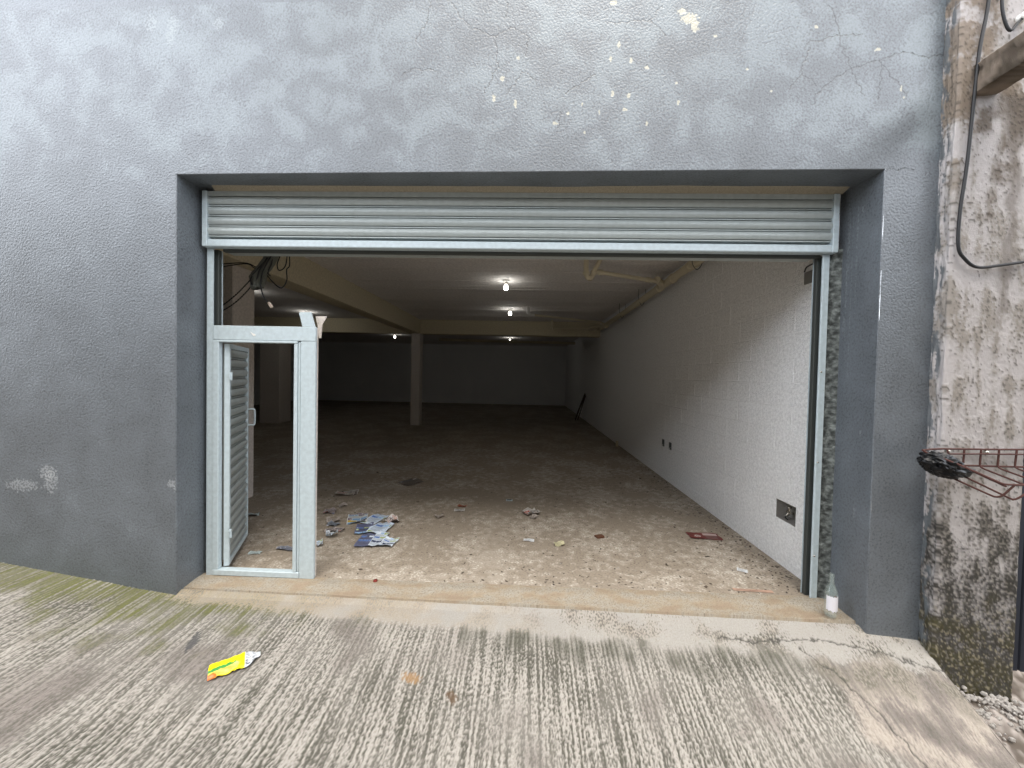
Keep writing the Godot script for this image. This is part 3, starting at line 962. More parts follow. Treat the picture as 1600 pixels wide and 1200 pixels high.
func build_gate() -> void:
	var g := thing("pedestrian_gate", Vector3(0.4, 0, 0))
	tag(g, "pale blue steel door frame with its louvred leaf swung open inwards", "gate")
	var o := Vector3(-0.4, 0, 0)
	var w1 := 0.825
	var h1 := 1.877
	put("header_plate", box_mesh(o + Vector3(0.05, 1.772, -0.02), o + Vector3(w1, h1, 0.004), 0.003), M.steel, g)
	put("jamb_plate", box_mesh(o + Vector3(0.714, 0.0, -0.02), o + Vector3(w1, 1.770, 0.0035), 0.003), M.steel, g)
	put("jamb_channel", box_mesh(o + Vector3(0.735, 0.0, -0.045), o + Vector3(w1 - 0.004, h1 - 0.004, -0.021), 0.003), M.column, g)
	put("trim", box_mesh(o + Vector3(0.05, 0.048, -0.035), o + Vector3(0.093, 1.77, 0.006), 0.004), M.steel, g)
	put("trim", box_mesh(o + Vector3(0.663, 0.048, -0.035), o + Vector3(0.690, 1.752, 0.006), 0.004), M.steel, g)
	put("trim", box_mesh(o + Vector3(0.693, 0.048, -0.03), o + Vector3(0.711, 1.762, 0.001), 0.004), M.steel, g)
	put("trim", box_mesh(o + Vector3(0.095, 1.753, -0.035), o + Vector3(0.690, 1.770, 0.0075), 0.004), M.steel, g)
	put("sill", box_mesh(o + Vector3(0.05, 0.003, -0.045), o + Vector3(0.712, 0.046, 0.008), 0.004), M.steel, g)
	# bent guide lugs on top of the jamb
	var st := new_st()
	extrude(st, PackedVector2Array([Vector2(0.696, 1.978), Vector2(0.702, 1.985), Vector2(0.783, 1.986), Vector2(0.789, 1.98), Vector2(0.818, 1.879), Vector2(0.722, 1.879)]), o + Vector3(0, 0, -0.008), Vector3.RIGHT, Vector3.UP, Vector3(0, 0, 0.007))
	put("guide_lug", st.commit(), M.steel, g)
	st = new_st()
	extrude(st, PackedVector2Array([Vector2(0.80, 1.962), Vector2(0.885, 1.962), Vector2(0.850, 1.90), Vector2(0.842, 1.80), Vector2(0.826, 1.80), Vector2(0.818, 1.88)]), o + Vector3(0, 0, -0.045), Vector3.RIGHT, Vector3.UP, Vector3(0, 0, 0.008))
	put("guide_lug", st.commit(), M.column, g)
	# torn sticker left on the header
	st = new_st()
	extrude(st, PackedVector2Array([Vector2(0.335, 1.834), Vector2(0.352, 1.822), Vector2(0.372, 1.817), Vector2(0.374, 1.806), Vector2(0.36, 1.802), Vector2(0.350, 1.812)]), o + Vector3(0, 0, 0.0045), Vector3.RIGHT, Vector3.UP, Vector3(0, 0, 0.002))
	put("sticker", st.commit(), M.ceramic, g)
	for p in [Vector2(0.072, 1.78), Vector2(0.65, 1.782), Vector2(0.70, 0.9), Vector2(0.072, 0.6), Vector2(0.072, 1.3), Vector2(0.77, 0.35)]:
		st = new_st()
		lathe(st, [[0.0, 0.003], [0.004, 0.003], [0.005, 0.0]], 8, Transform3D(Basis(Vector3.RIGHT, PI / 2), o + Vector3(p.x, p.y, 0.0065)))
		put("rivet", st.commit(), M.steel, g)
	# the leaf, hinged at the left and turned in past a right angle
	var dir := Vector3(-0.266, 0, -0.573).normalized()
	var nrm := Vector3(-dir.z, 0, dir.x)
	st = new_st()
	var lw := 0.60
	var y0 := 0.055
	var y1 := 1.745
	cbox(st, Vector3(0.016, (y0 + y1) / 2.0, 0), Vector3(0.032, y1 - y0, 0.036), 0.003)
	cbox(st, Vector3(lw - 0.016, (y0 + y1) / 2.0, 0), Vector3(0.032, y1 - y0, 0.036), 0.003)
	cbox(st, Vector3(lw / 2.0, y0 + 0.018, 0), Vector3(lw - 0.066, 0.036, 0.034), 0.003)
	cbox(st, Vector3(lw / 2.0, y1 - 0.018, 0), Vector3(lw - 0.066, 0.036, 0.034), 0.003)
	var leaf := put("door_leaf", st.commit(), M.steel, g)
	leaf.transform = Transform3D(Basis(dir, Vector3.UP, nrm), o + Vector3(0.128, 0, -0.035))
	st = new_st()
	extrude(st, slat_profile(0.077, 0.016), Vector3(0.034, 0, 0), Vector3.BACK, Vector3.UP, Vector3(lw - 0.068, 0, 0))
	var sl := st.commit()
	for k in 21:
		put("slat", sl, M.slat, leaf).position = Vector3(0, y1 - 0.037 - 0.077 * k, 0.0)
	st = new_st()
	tube(st, curve([Vector3(lw - 0.02, 1.06, 0.018), Vector3(lw - 0.02, 1.06, 0.06), Vector3(lw - 0.02, 1.09, 0.068), Vector3(lw - 0.02, 1.17, 0.068), Vector3(lw - 0.02, 1.20, 0.06), Vector3(lw - 0.02, 1.20, 0.018)], 5), 0.007, 8)
	put("handle", st.commit(), M.steel, leaf)
	for hy in [0.305, 1.50]:
		st = new_st()
		cbox(st, Vector3(-0.004, hy, 0.022), Vector3(0.05, 0.05, 0.006), 0.002)
		tube(st, [Vector3(-0.012, hy - 0.03, 0.028), Vector3(-0.012, hy + 0.03, 0.028)], 0.009, 10)
		put("hinge", st.commit(), M.steel, leaf)

# ------------------------------------------------------------------ ceiling things
func build_lamps() -> void:
	var labels := ["lit bare bulb nearest the shutter on the board-marked ceiling", "lit bare bulb second from the shutter on the board-marked ceiling", "lit bare bulb hanging beyond the cross beam near the dark back wall",
		"lit bare bulb behind the hanging cable tangle in the left bay", "lit bare bulb hidden behind the lug of the door frame", "lit bare bulb left of the mid column far back in the left bay"]
	var spots := [Vector2(2.02, -3.75), Vector2(1.985, -6.47), Vector2(1.71, -13.6), Vector2(-3.3, -4.79), Vector2(-3.54, -7.44), Vector2(-3.01, -12.9)]
	for i in 6:
		var l := thing("ceiling_lamp", Vector3(spots[i].x, CEIL_Y - 0.003, spots[i].y))
		tag(l, labels[i], "lamp", "bare bulbs on the garage ceiling")
		var st := new_st()
		lathe(st, [[0.058, 0.0], [0.058, -0.012], [0.05, -0.02], [0.03, -0.024], [0.0, -0.024]], 20)
		put("base", st.commit(), M.ceramic, l)
		st = new_st()
		lathe(st, [[0.024, -0.022], [0.026, -0.03], [0.026, -0.065], [0.021, -0.07]], 16)
		put("socket", st.commit(), M.ceramic, l)
		st = new_st()
		lathe(st, [[0.019, -0.066], [0.024, -0.078], [0.036, -0.10], [0.040, -0.122], [0.036, -0.143], [0.024, -0.158], [0.0, -0.164]], 18)
		put("bulb", st.commit(), M.bulb, l)
		var o := OmniLight3D.new()
		o.name = "light"
		o.light_energy = 0.004
		o.light_size = 0.03
		o.light_color = Color(0.95, 0.98, 1.0)
		o.omni_range = 20.0
		o.omni_attenuation = 2.0
		o.shadow_enabled = true
		o.position = Vector3(0, -0.12, 0)
		l.add_child(o)

func ring(st: SurfaceTool, at: Vector3, dir: Vector3, r: float, len: float) -> void:
	tube(st, [at - dir * len / 2.0, at + dir * len / 2.0], r, 16)

func build_pipes() -> void:
	# main drain along the wall
	var d := thing("drain_pipe", Vector3(4.44, 2.95, -3.0))
	tag(d, "thick cream drain pipe under the ceiling along the white block wall", "pipe")
	var st := new_st()
	tube(st, [Vector3(0, 0.075, 2.75), Vector3(0, 0.03, 0.4), Vector3(0, -0.02, -2.2), Vector3(0, -0.05, -5.0)], 0.055, 20)
	put("pipe", st.commit(), M.pvc, d)
	for c in [[0.93, 0.066], [0.80, 0.063], [0.22, 0.068], [-0.30, 0.066], [-0.38, 0.063], [-4.2, 0.066]]:
		st = new_st()
		ring(st, Vector3(0, 0.024 + 0.019 * (c[0] - 0.2), c[0]), Vector3(0, 0.02, 1).normalized(), c[1], 0.07)
		put("coupling", st.commit(), M.pvc, d)
	st = new_st()
	tube(st, curve([Vector3(0.0, 0.01, -0.25), Vector3(-0.06, 0.015, -0.05), Vector3(-0.20, 0.02, 0.16)], 6), 0.05, 16)
	put("wye", st.commit(), M.pvc, d)
	for z in [1.0, -1.2, -2.6]:
		st = new_st()
		tube(st, curve([Vector3(-0.06, 0.2, z), Vector3(-0.058, 0.02, z), Vector3(0.0, -0.075 + 0.015 * z, z), Vector3(0.06, 0.02, z), Vector3(0.06, 0.2, z)], 6), 0.004, 6)
		put("strap", st.commit(), M.dark_steel, d)
	# first branch with its trap
	var b := thing("branch_pipe", Vector3(3.2, 2.95, -2.5))
	tag(b, "thin cream branch pipe with trap joining the drain near the shutter", "pipe")
	st = new_st()
	tube(st, [Vector3(0.10, 0.03, 0.02), Vector3(1.02, 0.0, -0.33)], 0.028, 14)
	put("pipe", st.commit(), M.pvc, b)
	st = new_st()
	tube(st, curve([Vector3(-0.035, 0.21, 0.05), Vector3(-0.035, 0.02, 0.05), Vector3(-0.01, -0.055, 0.05), Vector3(0.035, -0.055, 0.04), Vector3(0.065, 0.0, 0.03), Vector3(0.11, 0.03, 0.02)], 6), 0.034, 14)
	put("trap", st.commit(), M.pvc, b)
	st = new_st()
	tube(st, [Vector3(0.075, 0.03, 0.04), Vector3(0.15, 0.2, 0.28)], 0.03, 14)
	put("riser", st.commit(), M.pvc, b)
	for q in [[Vector3(-0.035, 0.0, 0.05), Vector3.UP, 0.046, 0.03], [Vector3(0.02, -0.075, 0.045), Vector3.UP, 0.03, 0.04], [Vector3(0.07, 0.015, 0.03), Vector3(0.5, 0.8, 0.2).normalized(), 0.045, 0.03], [Vector3(0.17, 0.028, -0.01), Vector3(1, 0, -0.35).normalized(), 0.038, 0.05], [Vector3(0.90, 0.004, -0.285), Vector3(1, 0, -0.35).normalized(), 0.038, 0.06]]:
		st = new_st()
		ring(st, q[0], q[1], q[2], q[3])
		put("union_nut", st.commit(), M.pvc, b)
	# second branch before the cross beam
	var c := thing("branch_pipe", Vector3(2.42, 2.99, -6.2))
	tag(c, "slender cream branch pipe crossing the ceiling before the cross beam", "pipe")
	st = new_st()
	tube(st, curve([Vector3(0, 0.17, 0), Vector3(0, 0.05, 0), Vector3(0.04, 0.0, -0.02), Vector3(0.14, -0.01, -0.07)], 5), 0.034, 12)
	put("elbow", st.commit(), M.ceramic, c)
	st = new_st()
	tube(st, [Vector3(0.12, -0.01, -0.06), Vector3(1.86, -0.05, -0.85), Vector3(2.0, -0.09, -1.0)], 0.026, 12)
	put("pipe", st.commit(), M.pvc, c)
	var e := thing("branch_pipe", Vector3(3.12, 2.93, -8.25))
	tag(e, "short branch pipe with a drop hung close before the cross beam", "pipe")
	st = new_st()
	tube(st, [Vector3(-0.05, 0.0, 0), Vector3(1.28, -0.02, 0.02)], 0.026, 12)
	put("pipe", st.commit(), M.pvc, e)
	st = new_st()
	tube(st, [Vector3(0, 0.22, 0), Vector3(0, -0.06, 0)], 0.034, 12)
	put("drop", st.commit(), M.pvc, e)
	st = new_st()
	tube(st, curve([Vector3(1.05, -0.02, 0.02), Vector3(1.2, 0.02, 0.3), Vector3(1.32, 0.0, 0.6)], 5), 0.05, 12)
	ring(st, Vector3(1.15, -0.01, 0.12), Vector3(0.5, 0, 1).normalized(), 0.07, 0.06)
	put("wye", st.commit(), M.pvc, e)
	var f := thing("branch_pipe", Vector3(-1.0, 2.9, -12.2))
	tag(f, "long pipe in the dark behind the cross beam", "pipe")
	st = new_st()
	tube(st, [Vector3(0, 0, 0), Vector3(5.3, -0.05, 0)], 0.05, 12)
	put("pipe", st.commit(), M.pvc, f)
	st = new_st()
	ring(st, Vector3(2.9, -0.03, 0), Vector3.RIGHT, 0.068, 0.3)
	put("coupling", st.commit(), M.pvc, f)
	# tie wires left in the ceiling
	var spots := [[1.62, -0.75, "left of the others"], [2.30, -0.75, "beside the middle pair"], [2.14, -1.6, "set deeper in than the others"], [3.93, -1.25, "nearest the drain pipe"], [0.62, -1.7, "near the cream beam"]]
	for s in spots:
		st = new_st()
		var p0 := Vector3(0, 0.01, 0)
		tube(st, curve([p0, Vector3(0.004, -0.03, 0.0), Vector3(-0.012, -0.055, 0.005), Vector3(0.008, -0.085, 0.0), Vector3(-0.012, -0.12, 0.004)], 4), 0.003, 5)
		var t := put("tie_wire", st.commit(), M.rope)
		t.position = Vector3(s[0], CEIL_Y, s[1])
		t.rotation.y = s[0] * 3.0
		tag(t, "short bent tie wire sticking out of the ceiling, " + s[2], "wire", "tie wires in the ceiling")

func build_cables() -> void:
	var z := -0.35
	var c := thing("cable_bundle", Vector3(0.25, 2.45, z))
	tag(c, "tangle of black cables wrapped in grey cloth hanging behind the shutter", "cables")
	var o := Vector3(-0.25, -2.45, 0)
	# torn cloth wrap: a flattened sleeve with folds
	var axis := curve([Vector3(0.335, 2.66, 0.0), Vector3(0.29, 2.55, 0.0), Vector3(0.232, 2.455, 0.01), Vector3(0.165, 2.345, 0.02), Vector3(0.150, 2.225, 0.02)], 7)
	var widths := [0.07, 0.075, 0.062, 0.070, 0.040]
	var P := PackedVector3Array()
	var seg := 30
	for i in axis.size():
		var t := float(i) / (axis.size() - 1) * 4.0
		var w: float = lerpf(widths[int(minf(t, 3.999))], widths[mini(int(t) + 1, 4)], t - int(minf(t, 3.999)) if t < 4.0 else 1.0)
		for k in seg + 1:
			var a := TAU * k / seg
			var r := 1.0 + 0.20 * sin(a * 5.0 + i * 0.22) + 0.14 * sin(a * 9.0 - i * 0.4) + 0.12 * noise_a.get_noise_2d(i * 9.0, (k % seg) * 12.0)
			P.append(axis[i] + o + Vector3(cos(a) * w * r, cos(a) * w * 0.3, sin(a) * 0.03 * r))
	put("cloth_wrap", sheet(P, seg + 1, axis.size(), Vector3.BACK, PackedColorArray(), PackedVector2Array(), true), M.cloth, c)
	var runs := [
		[Vector3(0.389,2.66,0), Vector3(0.386,2.43,0.02), Vector3(0.338,2.373,0.03), Vector3(0.312,2.424,0.02), Vector3(0.322,2.50,0.0), Vector3(0.34,2.60,0)],
		[Vector3(0.38,2.66,-0.01), Vector3(0.398,2.44,-0.01), Vector3(0.379,2.388,0), Vector3(0.381,2.30,0.0), Vector3(0.347,2.236,0.01), Vector3(0.294,2.257,0.0), Vector3(0.242,2.307,0.0), Vector3(0.2,2.36,0)],
		[Vector3(0.32,2.64,0.04), Vector3(0.292,2.518,0.045), Vector3(0.234,2.401,0.05), Vector3(0.204,2.328,0.05), Vector3(0.197,2.241,0.05), Vector3(0.22,2.154,0.05), Vector3(0.266,2.104,0.05)],
		[Vector3(0.30,2.64,0.03), Vector3(0.285,2.56,0.04), Vector3(0.31,2.50,0.05), Vector3(0.335,2.54,0.04), Vector3(0.32,2.60,0.03)],
		[Vector3(0.36,2.64,0.02), Vector3(0.375,2.56,0.03), Vector3(0.35,2.51,0.05), Vector3(0.325,2.555,0.05), Vector3(0.35,2.62,0.03)],
		[Vector3(0.28,2.50,0.03), Vector3(0.265,2.43,0.02), Vector3(0.235,2.36,0.02), Vector3(0.25,2.33,0.01)],
		[Vector3(0.25,2.47,0.05), Vector3(0.19,2.37,0.055), Vector3(0.165,2.30,0.05), Vector3(0.13,2.24,0.04)],
		[Vector3(0.23,2.44,0.05), Vector3(0.15,2.35,0.055), Vector3(0.11,2.29,0.05), Vector3(0.115,2.25,0.04)],
	]
	for r in runs:
		var pts := []
		for p in r: pts.append(p + o)
		var st := new_st()
		tube(st, curve(pts, 7), 0.0048, 7)
		put("cable", st.commit(), M.wire, c)
	var st := new_st()
	cbox(st, Vector3(0.277, 2.086, 0.05) + o, Vector3(0.022, 0.05, 0.02), 0.004, Basis(Vector3(0, 0, 1), 0.6))
	put("plug", st.commit(), M.plug, c)
	# cords going off to the left
	var cords := [
		[[Vector3(-0.62,1.80,-0.35), Vector3(-0.244,2.03,-0.35), Vector3(-0.072,2.157,-0.35), Vector3(0.03,2.245,-0.34), Vector3(0.10,2.31,-0.33)], "upper twisted cord slanting down left from the cable tangle", true],
		[[Vector3(-0.60,1.78,-0.35), Vector3(-0.237,1.998,-0.35), Vector3(-0.071,2.099,-0.35), Vector3(0.048,2.199,-0.34), Vector3(0.11,2.27,-0.33)], "lower twisted cord slanting down left from the cable tangle", true],
		[[Vector3(-0.6,2.41,-0.35), Vector3(-0.238,2.425,-0.35), Vector3(0.017,2.44,-0.35), Vector3(0.125,2.405,-0.33), Vector3(0.17,2.39,-0.32)], "upper black cable running level from the tangle to the left", false],
		[[Vector3(-0.6,2.36,-0.35), Vector3(-0.238,2.396,-0.35), Vector3(0.024,2.432,-0.35), Vector3(0.12,2.393,-0.33), Vector3(0.17,2.37,-0.32)], "lower black cable running level from the tangle to the left", false],
	]
	for q in cords:
		st = new_st()
		var path := curve(q[0], 10)
		if q[2]:
			for ph in 2:
				var tw := []
				for k in range(0, path.size() * 2 - 1):
					var a: Vector3 = path[k / 2].lerp(path[mini(k / 2 + 1, path.size() - 1)], 0.5 * (k % 2))
					tw.append(a + Vector3(0.0, cos(k * 1.1 + ph * PI), sin(k * 1.1 + ph * PI)) * 0.003)
				tube(st, tw, 0.0034, 6)
		else:
			tube(st, path, 0.0042, 7)
		tag(put("hanging_cord", st.commit(), M.rope), q[1], "cord", "cords by the shutter")

func build_wall_fittings() -> void:
	# tap in the niche
	var v := thing("wall_tap", Vector3(WALL_X + 0.05, 0.46, -0.475))
	tag(v, "small metal tap inside the niche in the white wall", "tap")
	var st := new_st()
	tube(st, [Vector3(0, -0.005, -0.03), Vector3(0, -0.005, 0.035)], 0.012, 12)
	tube(st, [Vector3(0, -0.01, -0.01), Vector3(-0.015, -0.04, -0.02)], 0.009, 10)
	put("body", st.commit(), M.chrome, v)
	st = new_st()
	lathe(st, [[0.006, 0.0], [0.007, 0.022], [0.018, 0.026], [0.018, 0.034], [0.0, 0.036]], 12, Transform3D(Basis.IDENTITY, Vector3(0, 0.005, -0.005)))
	put("knob", st.commit(), M.chrome, v)
	st = new_st()
	tube(st, curve([Vector3(0.02, -0.055, -0.08), Vector3(-0.02, -0.058, -0.02), Vector3(-0.03, -0.06, 0.02)], 4), 0.004, 6)
	put("pipe_end", st.commit(), M.wire, v)
	# two empty socket boxes
	for i in 2:
		var s := thing("outlet_box", Vector3(WALL_X - 0.0035, 0.55 + 0.0 * i, [-3.27, -2.98][i]))
		tag(s, ["open grey outlet box in the white wall, the one farther from the shutter", "open grey outlet box in the white wall, the one nearer the shutter"][i], "outlet", "open outlet boxes in the wall")
		st = new_st()
		for q in [[Vector3(0, 0.05, 0), Vector3(0.006, 0.008, 0.09)], [Vector3(0, -0.05, 0), Vector3(0.006, 0.008, 0.09)], [Vector3(0, 0, 0.042), Vector3(0.006, 0.092, 0.008)], [Vector3(0, 0, -0.042), Vector3(0.006, 0.092, 0.008)]]:
			cbox(st, q[0], q[1], 0.001)
		put("rim", st.commit(), M.socket_box, s)
		st = new_st()
		cbox(st, Vector3(0.001, 0, 0), Vector3(0.003, 0.09, 0.074), 0.0005)
		put("back", st.commit(), M.dark_steel, s)
		st = new_st()
		tube(st, curve([Vector3(-0.001, -0.02, 0.0), Vector3(-0.02, -0.05, 0.01), Vector3(-0.012, -0.09, -0.01), Vector3(-0.02, -0.12, 0.02)], 5), 0.003, 6)
		put("wire_end", st.commit(), M.ceramic, s)
	var j := thing("junction_box", Vector3(WALL_X, 2.36, -0.24))
	tag(j, "grey junction plate high on the white wall beside the right guide", "box")
	put("plate", box_mesh(Vector3(-0.012, -0.05, -0.085), Vector3(-0.001, 0.045, 0.07), 0.003), M.socket_box, j)
	st = new_st()
	tube(st, curve([Vector3(-0.012, 0.05, -0.08), Vector3(-0.03, 0.075, -0.03), Vector3(-0.025, 0.085, 0.06)], 5), 0.005, 6)
	put("wire_end", st.commit(), M.wire, j)
	st = new_st()
	tube(st, [Vector3(0, 0, 0), Vector3(0, 0.11, 0), Vector3(0.0, 0.115, 0.0)], 0.03, 14)
	var p := put("pipe_stub", st.commit(), M.pvc)
	p.position = Vector3(4.49, 0, -5.95)
	tag(p, "short cut pipe stub standing on the floor at the white wall", "pipe")
	st = new_st()
	cbox(st, Vector3.ZERO, Vector3(0.03, 1.0, 0.16), 0.004, Basis(Vector3(0, 0, 1), -0.32) * Basis(Vector3(1, 0, 0), 0.12))
	cbox(st, Vector3(0.02, -0.02, 0.2), Vector3(0.03, 0.9, 0.05), 0.004, Basis(Vector3(0, 0, 1), -0.30) * Basis(Vector3(1, 0, 0), -0.12))
	p = put("leaning_board", st.commit(), M.leaf)
	p.position = Vector3(4.36, 0.49, -10.9)
	tag(p, "dark board propped against the white wall deep in the garage", "board")

# ------------------------------------------------------------------ litter
func paper(called: String, x: float, z: float, w: float, l: float, turn: float, t: Texture2D, label: String, category: String, group := "", curl := 0.012, base := NAN) -> void:
	var P := PackedVector3Array()
	var UV := PackedVector2Array()
	var nu := 9
	var nv := 9
	var y0 := 0.004 if is_nan(base) else base
	var sd := x * 13.0 + z * 7.0
	for jj in nv:
		for ii in nu:
			var u := float(ii) / (nu - 1)
			var v := float(jj) / (nv - 1)
			var edge := maxf(absf(u - 0.5), absf(v - 0.5)) * 2.0
			var h := curl * (0.5 + noise_b.get_noise_2d(u * 60.0 + sd * 9.0, v * 60.0)) * (0.3 + 0.7 * edge * edge)
			P.append(Vector3((u - 0.5) * w + noise_b.get_noise_2d(v * 90.0, sd) * 0.03 * w, maxf(h, 0.0), (v - 0.5) * l + noise_b.get_noise_2d(u * 90.0, sd + 5.0) * 0.03 * l))
			UV.append(Vector2(u, v))
	var m := mat(Color.WHITE, 0.55, 0.0, 0.4)
	m.albedo_texture = t
	var o := put(called, sheet(P, nu, nv, Vector3.UP, PackedColorArray(), UV), m)
	o.position = Vector3(x, y0, z)
	o.rotation.y = turn
	tag(o, label, category, group)

func build_litter() -> void:
	var blue := [Color8(84, 116, 178), Color8(150, 186, 222), Color8(58, 66, 92), Color8(214, 226, 238), Color8(160, 176, 116)]
	var dull := [Color8(120, 110, 104), Color8(160, 84, 72), Color8(90, 92, 98), Color8(170, 160, 150)]
	var t1 := page(96, 128, 1, Color8(205, 208, 206), [Color8(190, 160, 40), Color8(92, 68, 92), Color8(60, 60, 80), Color8(110, 150, 190)])
	var t2 := page(96, 128, 2, Color8(202, 216, 234), blue)
	var t3 := page(96, 128, 3, Color8(214, 224, 236), blue)
	var t4 := page(96, 96, 4, Color8(200, 196, 190), dull)
	var t5 := page(64, 64, 5, Color8(170, 160, 152), dull)
	var t6 := page(64, 48, 6, Color8(214, 216, 218), [Color8(190, 60, 56), Color8(180, 190, 200)])
	# brochures fanned out by the gate
	paper("brochure", 0.64, -1.18, 0.20, 0.27, 0.35, t1, "torn yellow and purple brochure page at the back of the pile", "brochure", "brochures strewn by the door frame", 0.03)
	paper("brochure", 0.83, -1.16, 0.17, 0.27, -0.25, t2, "pale blue and yellow brochure page right of the purple one", "brochure", "brochures strewn by the door frame", 0.02, 0.007)
	paper("brochure", 0.82, -0.92, 0.16, 0.25, 0.3, page(96, 128, 9, Color8(104, 108, 140), blue), "dark navy brochure page in the middle of the pile", "brochure", "brochures strewn by the door frame", 0.02, 0.008)
	paper("brochure", 0.98, -0.92, 0.17, 0.26, -0.12, t2, "blue and white brochure page in the middle of the pile", "brochure", "brochures strewn by the door frame", 0.03, 0.012)
	paper("brochure", 0.94, -0.66, 0.13, 0.27, 0.12, page(96, 128, 12, Color8(108, 112, 138), blue), "navy edged brochure page at the front left of the pile", "brochure", "brochures strewn by the door frame", 0.015, 0.009)
	paper("brochure", 1.06, -0.68, 0.12, 0.29, 0.1, t3, "light blue striped brochure page at the front of the pile", "brochure", "brochures strewn by the door frame", 0.02, 0.014)
	paper("brochure", 1.17, -0.63, 0.13, 0.17, -0.1, t3, "small pale blue brochure page at the front right of the pile", "brochure", "brochures strewn by the door frame", 0.025, 0.010)
	paper("brochure", 1.02, -1.12, 0.14, 0.14, 0.8, page(64, 64, 31, Color8(206, 200, 196), [Color8(190, 160, 150), Color8(120, 110, 110)]), "crumpled pinkish scrap at the back right of the pile", "paper scrap", "", 0.07)
	# the red flyer
	var im := Image.create(128, 64, false, Image.FORMAT_RGB8)
	im.fill(Color8(104, 52, 48))
	im.fill_rect(Rect2i(64, 6, 58, 18), Color8(176, 156, 152))
	im.fill_rect(Rect2i(66, 28, 52, 30), Color8(92, 60, 58))
	for k in 5: im.fill_rect(Rect2i(68, 30 + k * 6, 44, 2), Color8(140, 110, 106))
	for k in 26:
		var a := k * 0.35
		im.fill_rect(Rect2i(int(34 + cos(a) * (3 + k * 0.5)), int(30 + sin(a) * (2 + k * 0.4)), 4, 4), Color8(206, 190, 184))
	paper("flyer", 4.17, -1.03, 0.30, 0.15, -0.05, tex(im), "dark red flyer with a pale emblem near the white wall", "flyer", "", 0.01)
	# loose scraps: x, z, w, l, turn, texture, label, curl
	var scraps := [
		[4.17, -0.365, 0.075, 0.05, -0.5, t6, "small white card on the floor near the right guide", 0.006],
		[2.47, -1.50, 0.17, 0.15, 0.5, t4, "crumpled newspaper sheet alone in mid floor", 0.06],
		[2.50, -1.38, 0.08, 0.07, 1.1, t5, "grey scrap touching the lone newspaper sheet", 0.03],
		[2.44, -0.80, 0.10, 0.05, -0.1, t6, "red and white ticket in mid floor", 0.008],
		[2.72, -0.72, 0.10, 0.05, 0.3, page(64, 48, 41, Color8(190, 184, 150), [Color8(90, 130, 90), Color8(60, 60, 70)]), "green and cream wrapper scrap right of the red ticket", 0.03],
		[1.66, -1.53, 0.12, 0.07, 0.1, page(64, 48, 42, Color8(205, 202, 198), [Color8(120, 118, 116)]), "white card left of mid floor", 0.01],
		[1.67, -1.66, 0.10, 0.05, 0.0, page(32, 32, 43, Color8(150, 84, 60), [Color8(170, 104, 80)]), "orange brown scrap just behind the white card", 0.02],
		[1.48, -1.31, 0.09, 0.07, 0.6, t5, "pale crumpled scrap between the brochures and the white card", 0.03],
		[2.21, -1.94, 0.08, 0.08, 0.05, page(48, 48, 44, Color8(190, 205, 210), [Color8(60, 66, 70)]), "small square label lying behind the newspaper sheet", 0.004],
		[0.79, -2.59, 0.30, 0.24, 0.9, page(64, 64, 45, Color8(110, 102, 96), dull), "dusty flat sheet far back on the floor", 0.02],
		[0.15, -1.99, 0.26, 0.16, 0.3, t4, "grey newspaper sheet behind the door frame jamb", 0.05],
		[0.30, -1.55, 0.10, 0.08, 0.9, t5, "reddish scrap behind the brochures", 0.03],
		[0.26, -1.34, 0.12, 0.10, 0.2, page(64, 64, 46, Color8(150, 140, 140), [Color8(170, 90, 80), Color8(90, 100, 130)]), "red and blue scrap beside the jamb", 0.04],
		[0.42, -1.10, 0.13, 0.10, 0.5, t5, "pinkish torn scrap left of the brochures", 0.04],
		[0.47, -1.00, 0.12, 0.08, -0.3, page(64, 64, 47, Color8(120, 126, 136), [Color8(60, 64, 76), Color8(190, 190, 196)]), "dark grey torn scrap left of the brochures", 0.03],
		[0.55, -0.87, 0.17, 0.10, 0.1, page(64, 64, 48, Color8(176, 164, 158), [Color8(170, 90, 84), Color8(110, 104, 104)]), "faded pink scrap by the front brochures", 0.03],
		[0.59, -0.73, 0.10, 0.09, 0.4, page(64, 64, 49, Color8(215, 220, 226), [Color8(150, 170, 190)]), "folded white paper scrap beside the jamb plate", 0.09],
		[0.56, -0.56, 0.06, 0.12, 0.5, t3, "pale blue scrap touching the jamb plate", 0.04],
		[0.33, -0.455, 0.16, 0.07, -0.2, page(64, 48, 50, Color8(140, 142, 150), [Color8(100, 104, 116)]), "dull grey scrap seen through the open door frame", 0.02],
		[0.12, -0.36, 0.10, 0.05, 0.1, page(48, 32, 51, Color8(190, 204, 204), [Color8(170, 190, 190)]), "pale green card on the floor inside the door frame", 0.01],
		[-0.50, -1.18, 0.13, 0.07, 0.4, page(48, 32, 52, Color8(180, 190, 190), [Color8(140, 150, 150)]), "pale leaf of paper beside the open door leaf", 0.03],
		[4.08, -0.065, 0.28, 0.03, -0.05, page(64, 16, 53, Color8(172, 142, 124), [Color8(160, 130, 112)]), "thin pinkish wooden strip lying by the threshold", 0.004],
	]
	for s in scraps:
		paper("paper_scrap", s[0], s[1], s[2], s[3], s[4], s[5], s[6], "paper scrap", "paper scraps on the garage floor", s[7])
	# brown broken bit, bottle cap
	var st := new_st()
	extrude(st, PackedVector2Array([Vector2(-0.04, -0.02), Vector2(0.03, -0.028), Vector2(0.05, 0.018), Vector2(-0.02, 0.03)]), Vector3.ZERO, Vector3.RIGHT, Vector3.BACK, Vector3(0, 0.02, 0))
	var o := put("tile_shard", st.commit(), mat(srgb(96, 62, 44), 0.9))
	o.position = Vector3(3.12, 0.0, -0.925)
	o.rotation.z = 0.12
	tag(o, "brown broken tile shard on the floor right of middle", "shard")
	st = new_st()
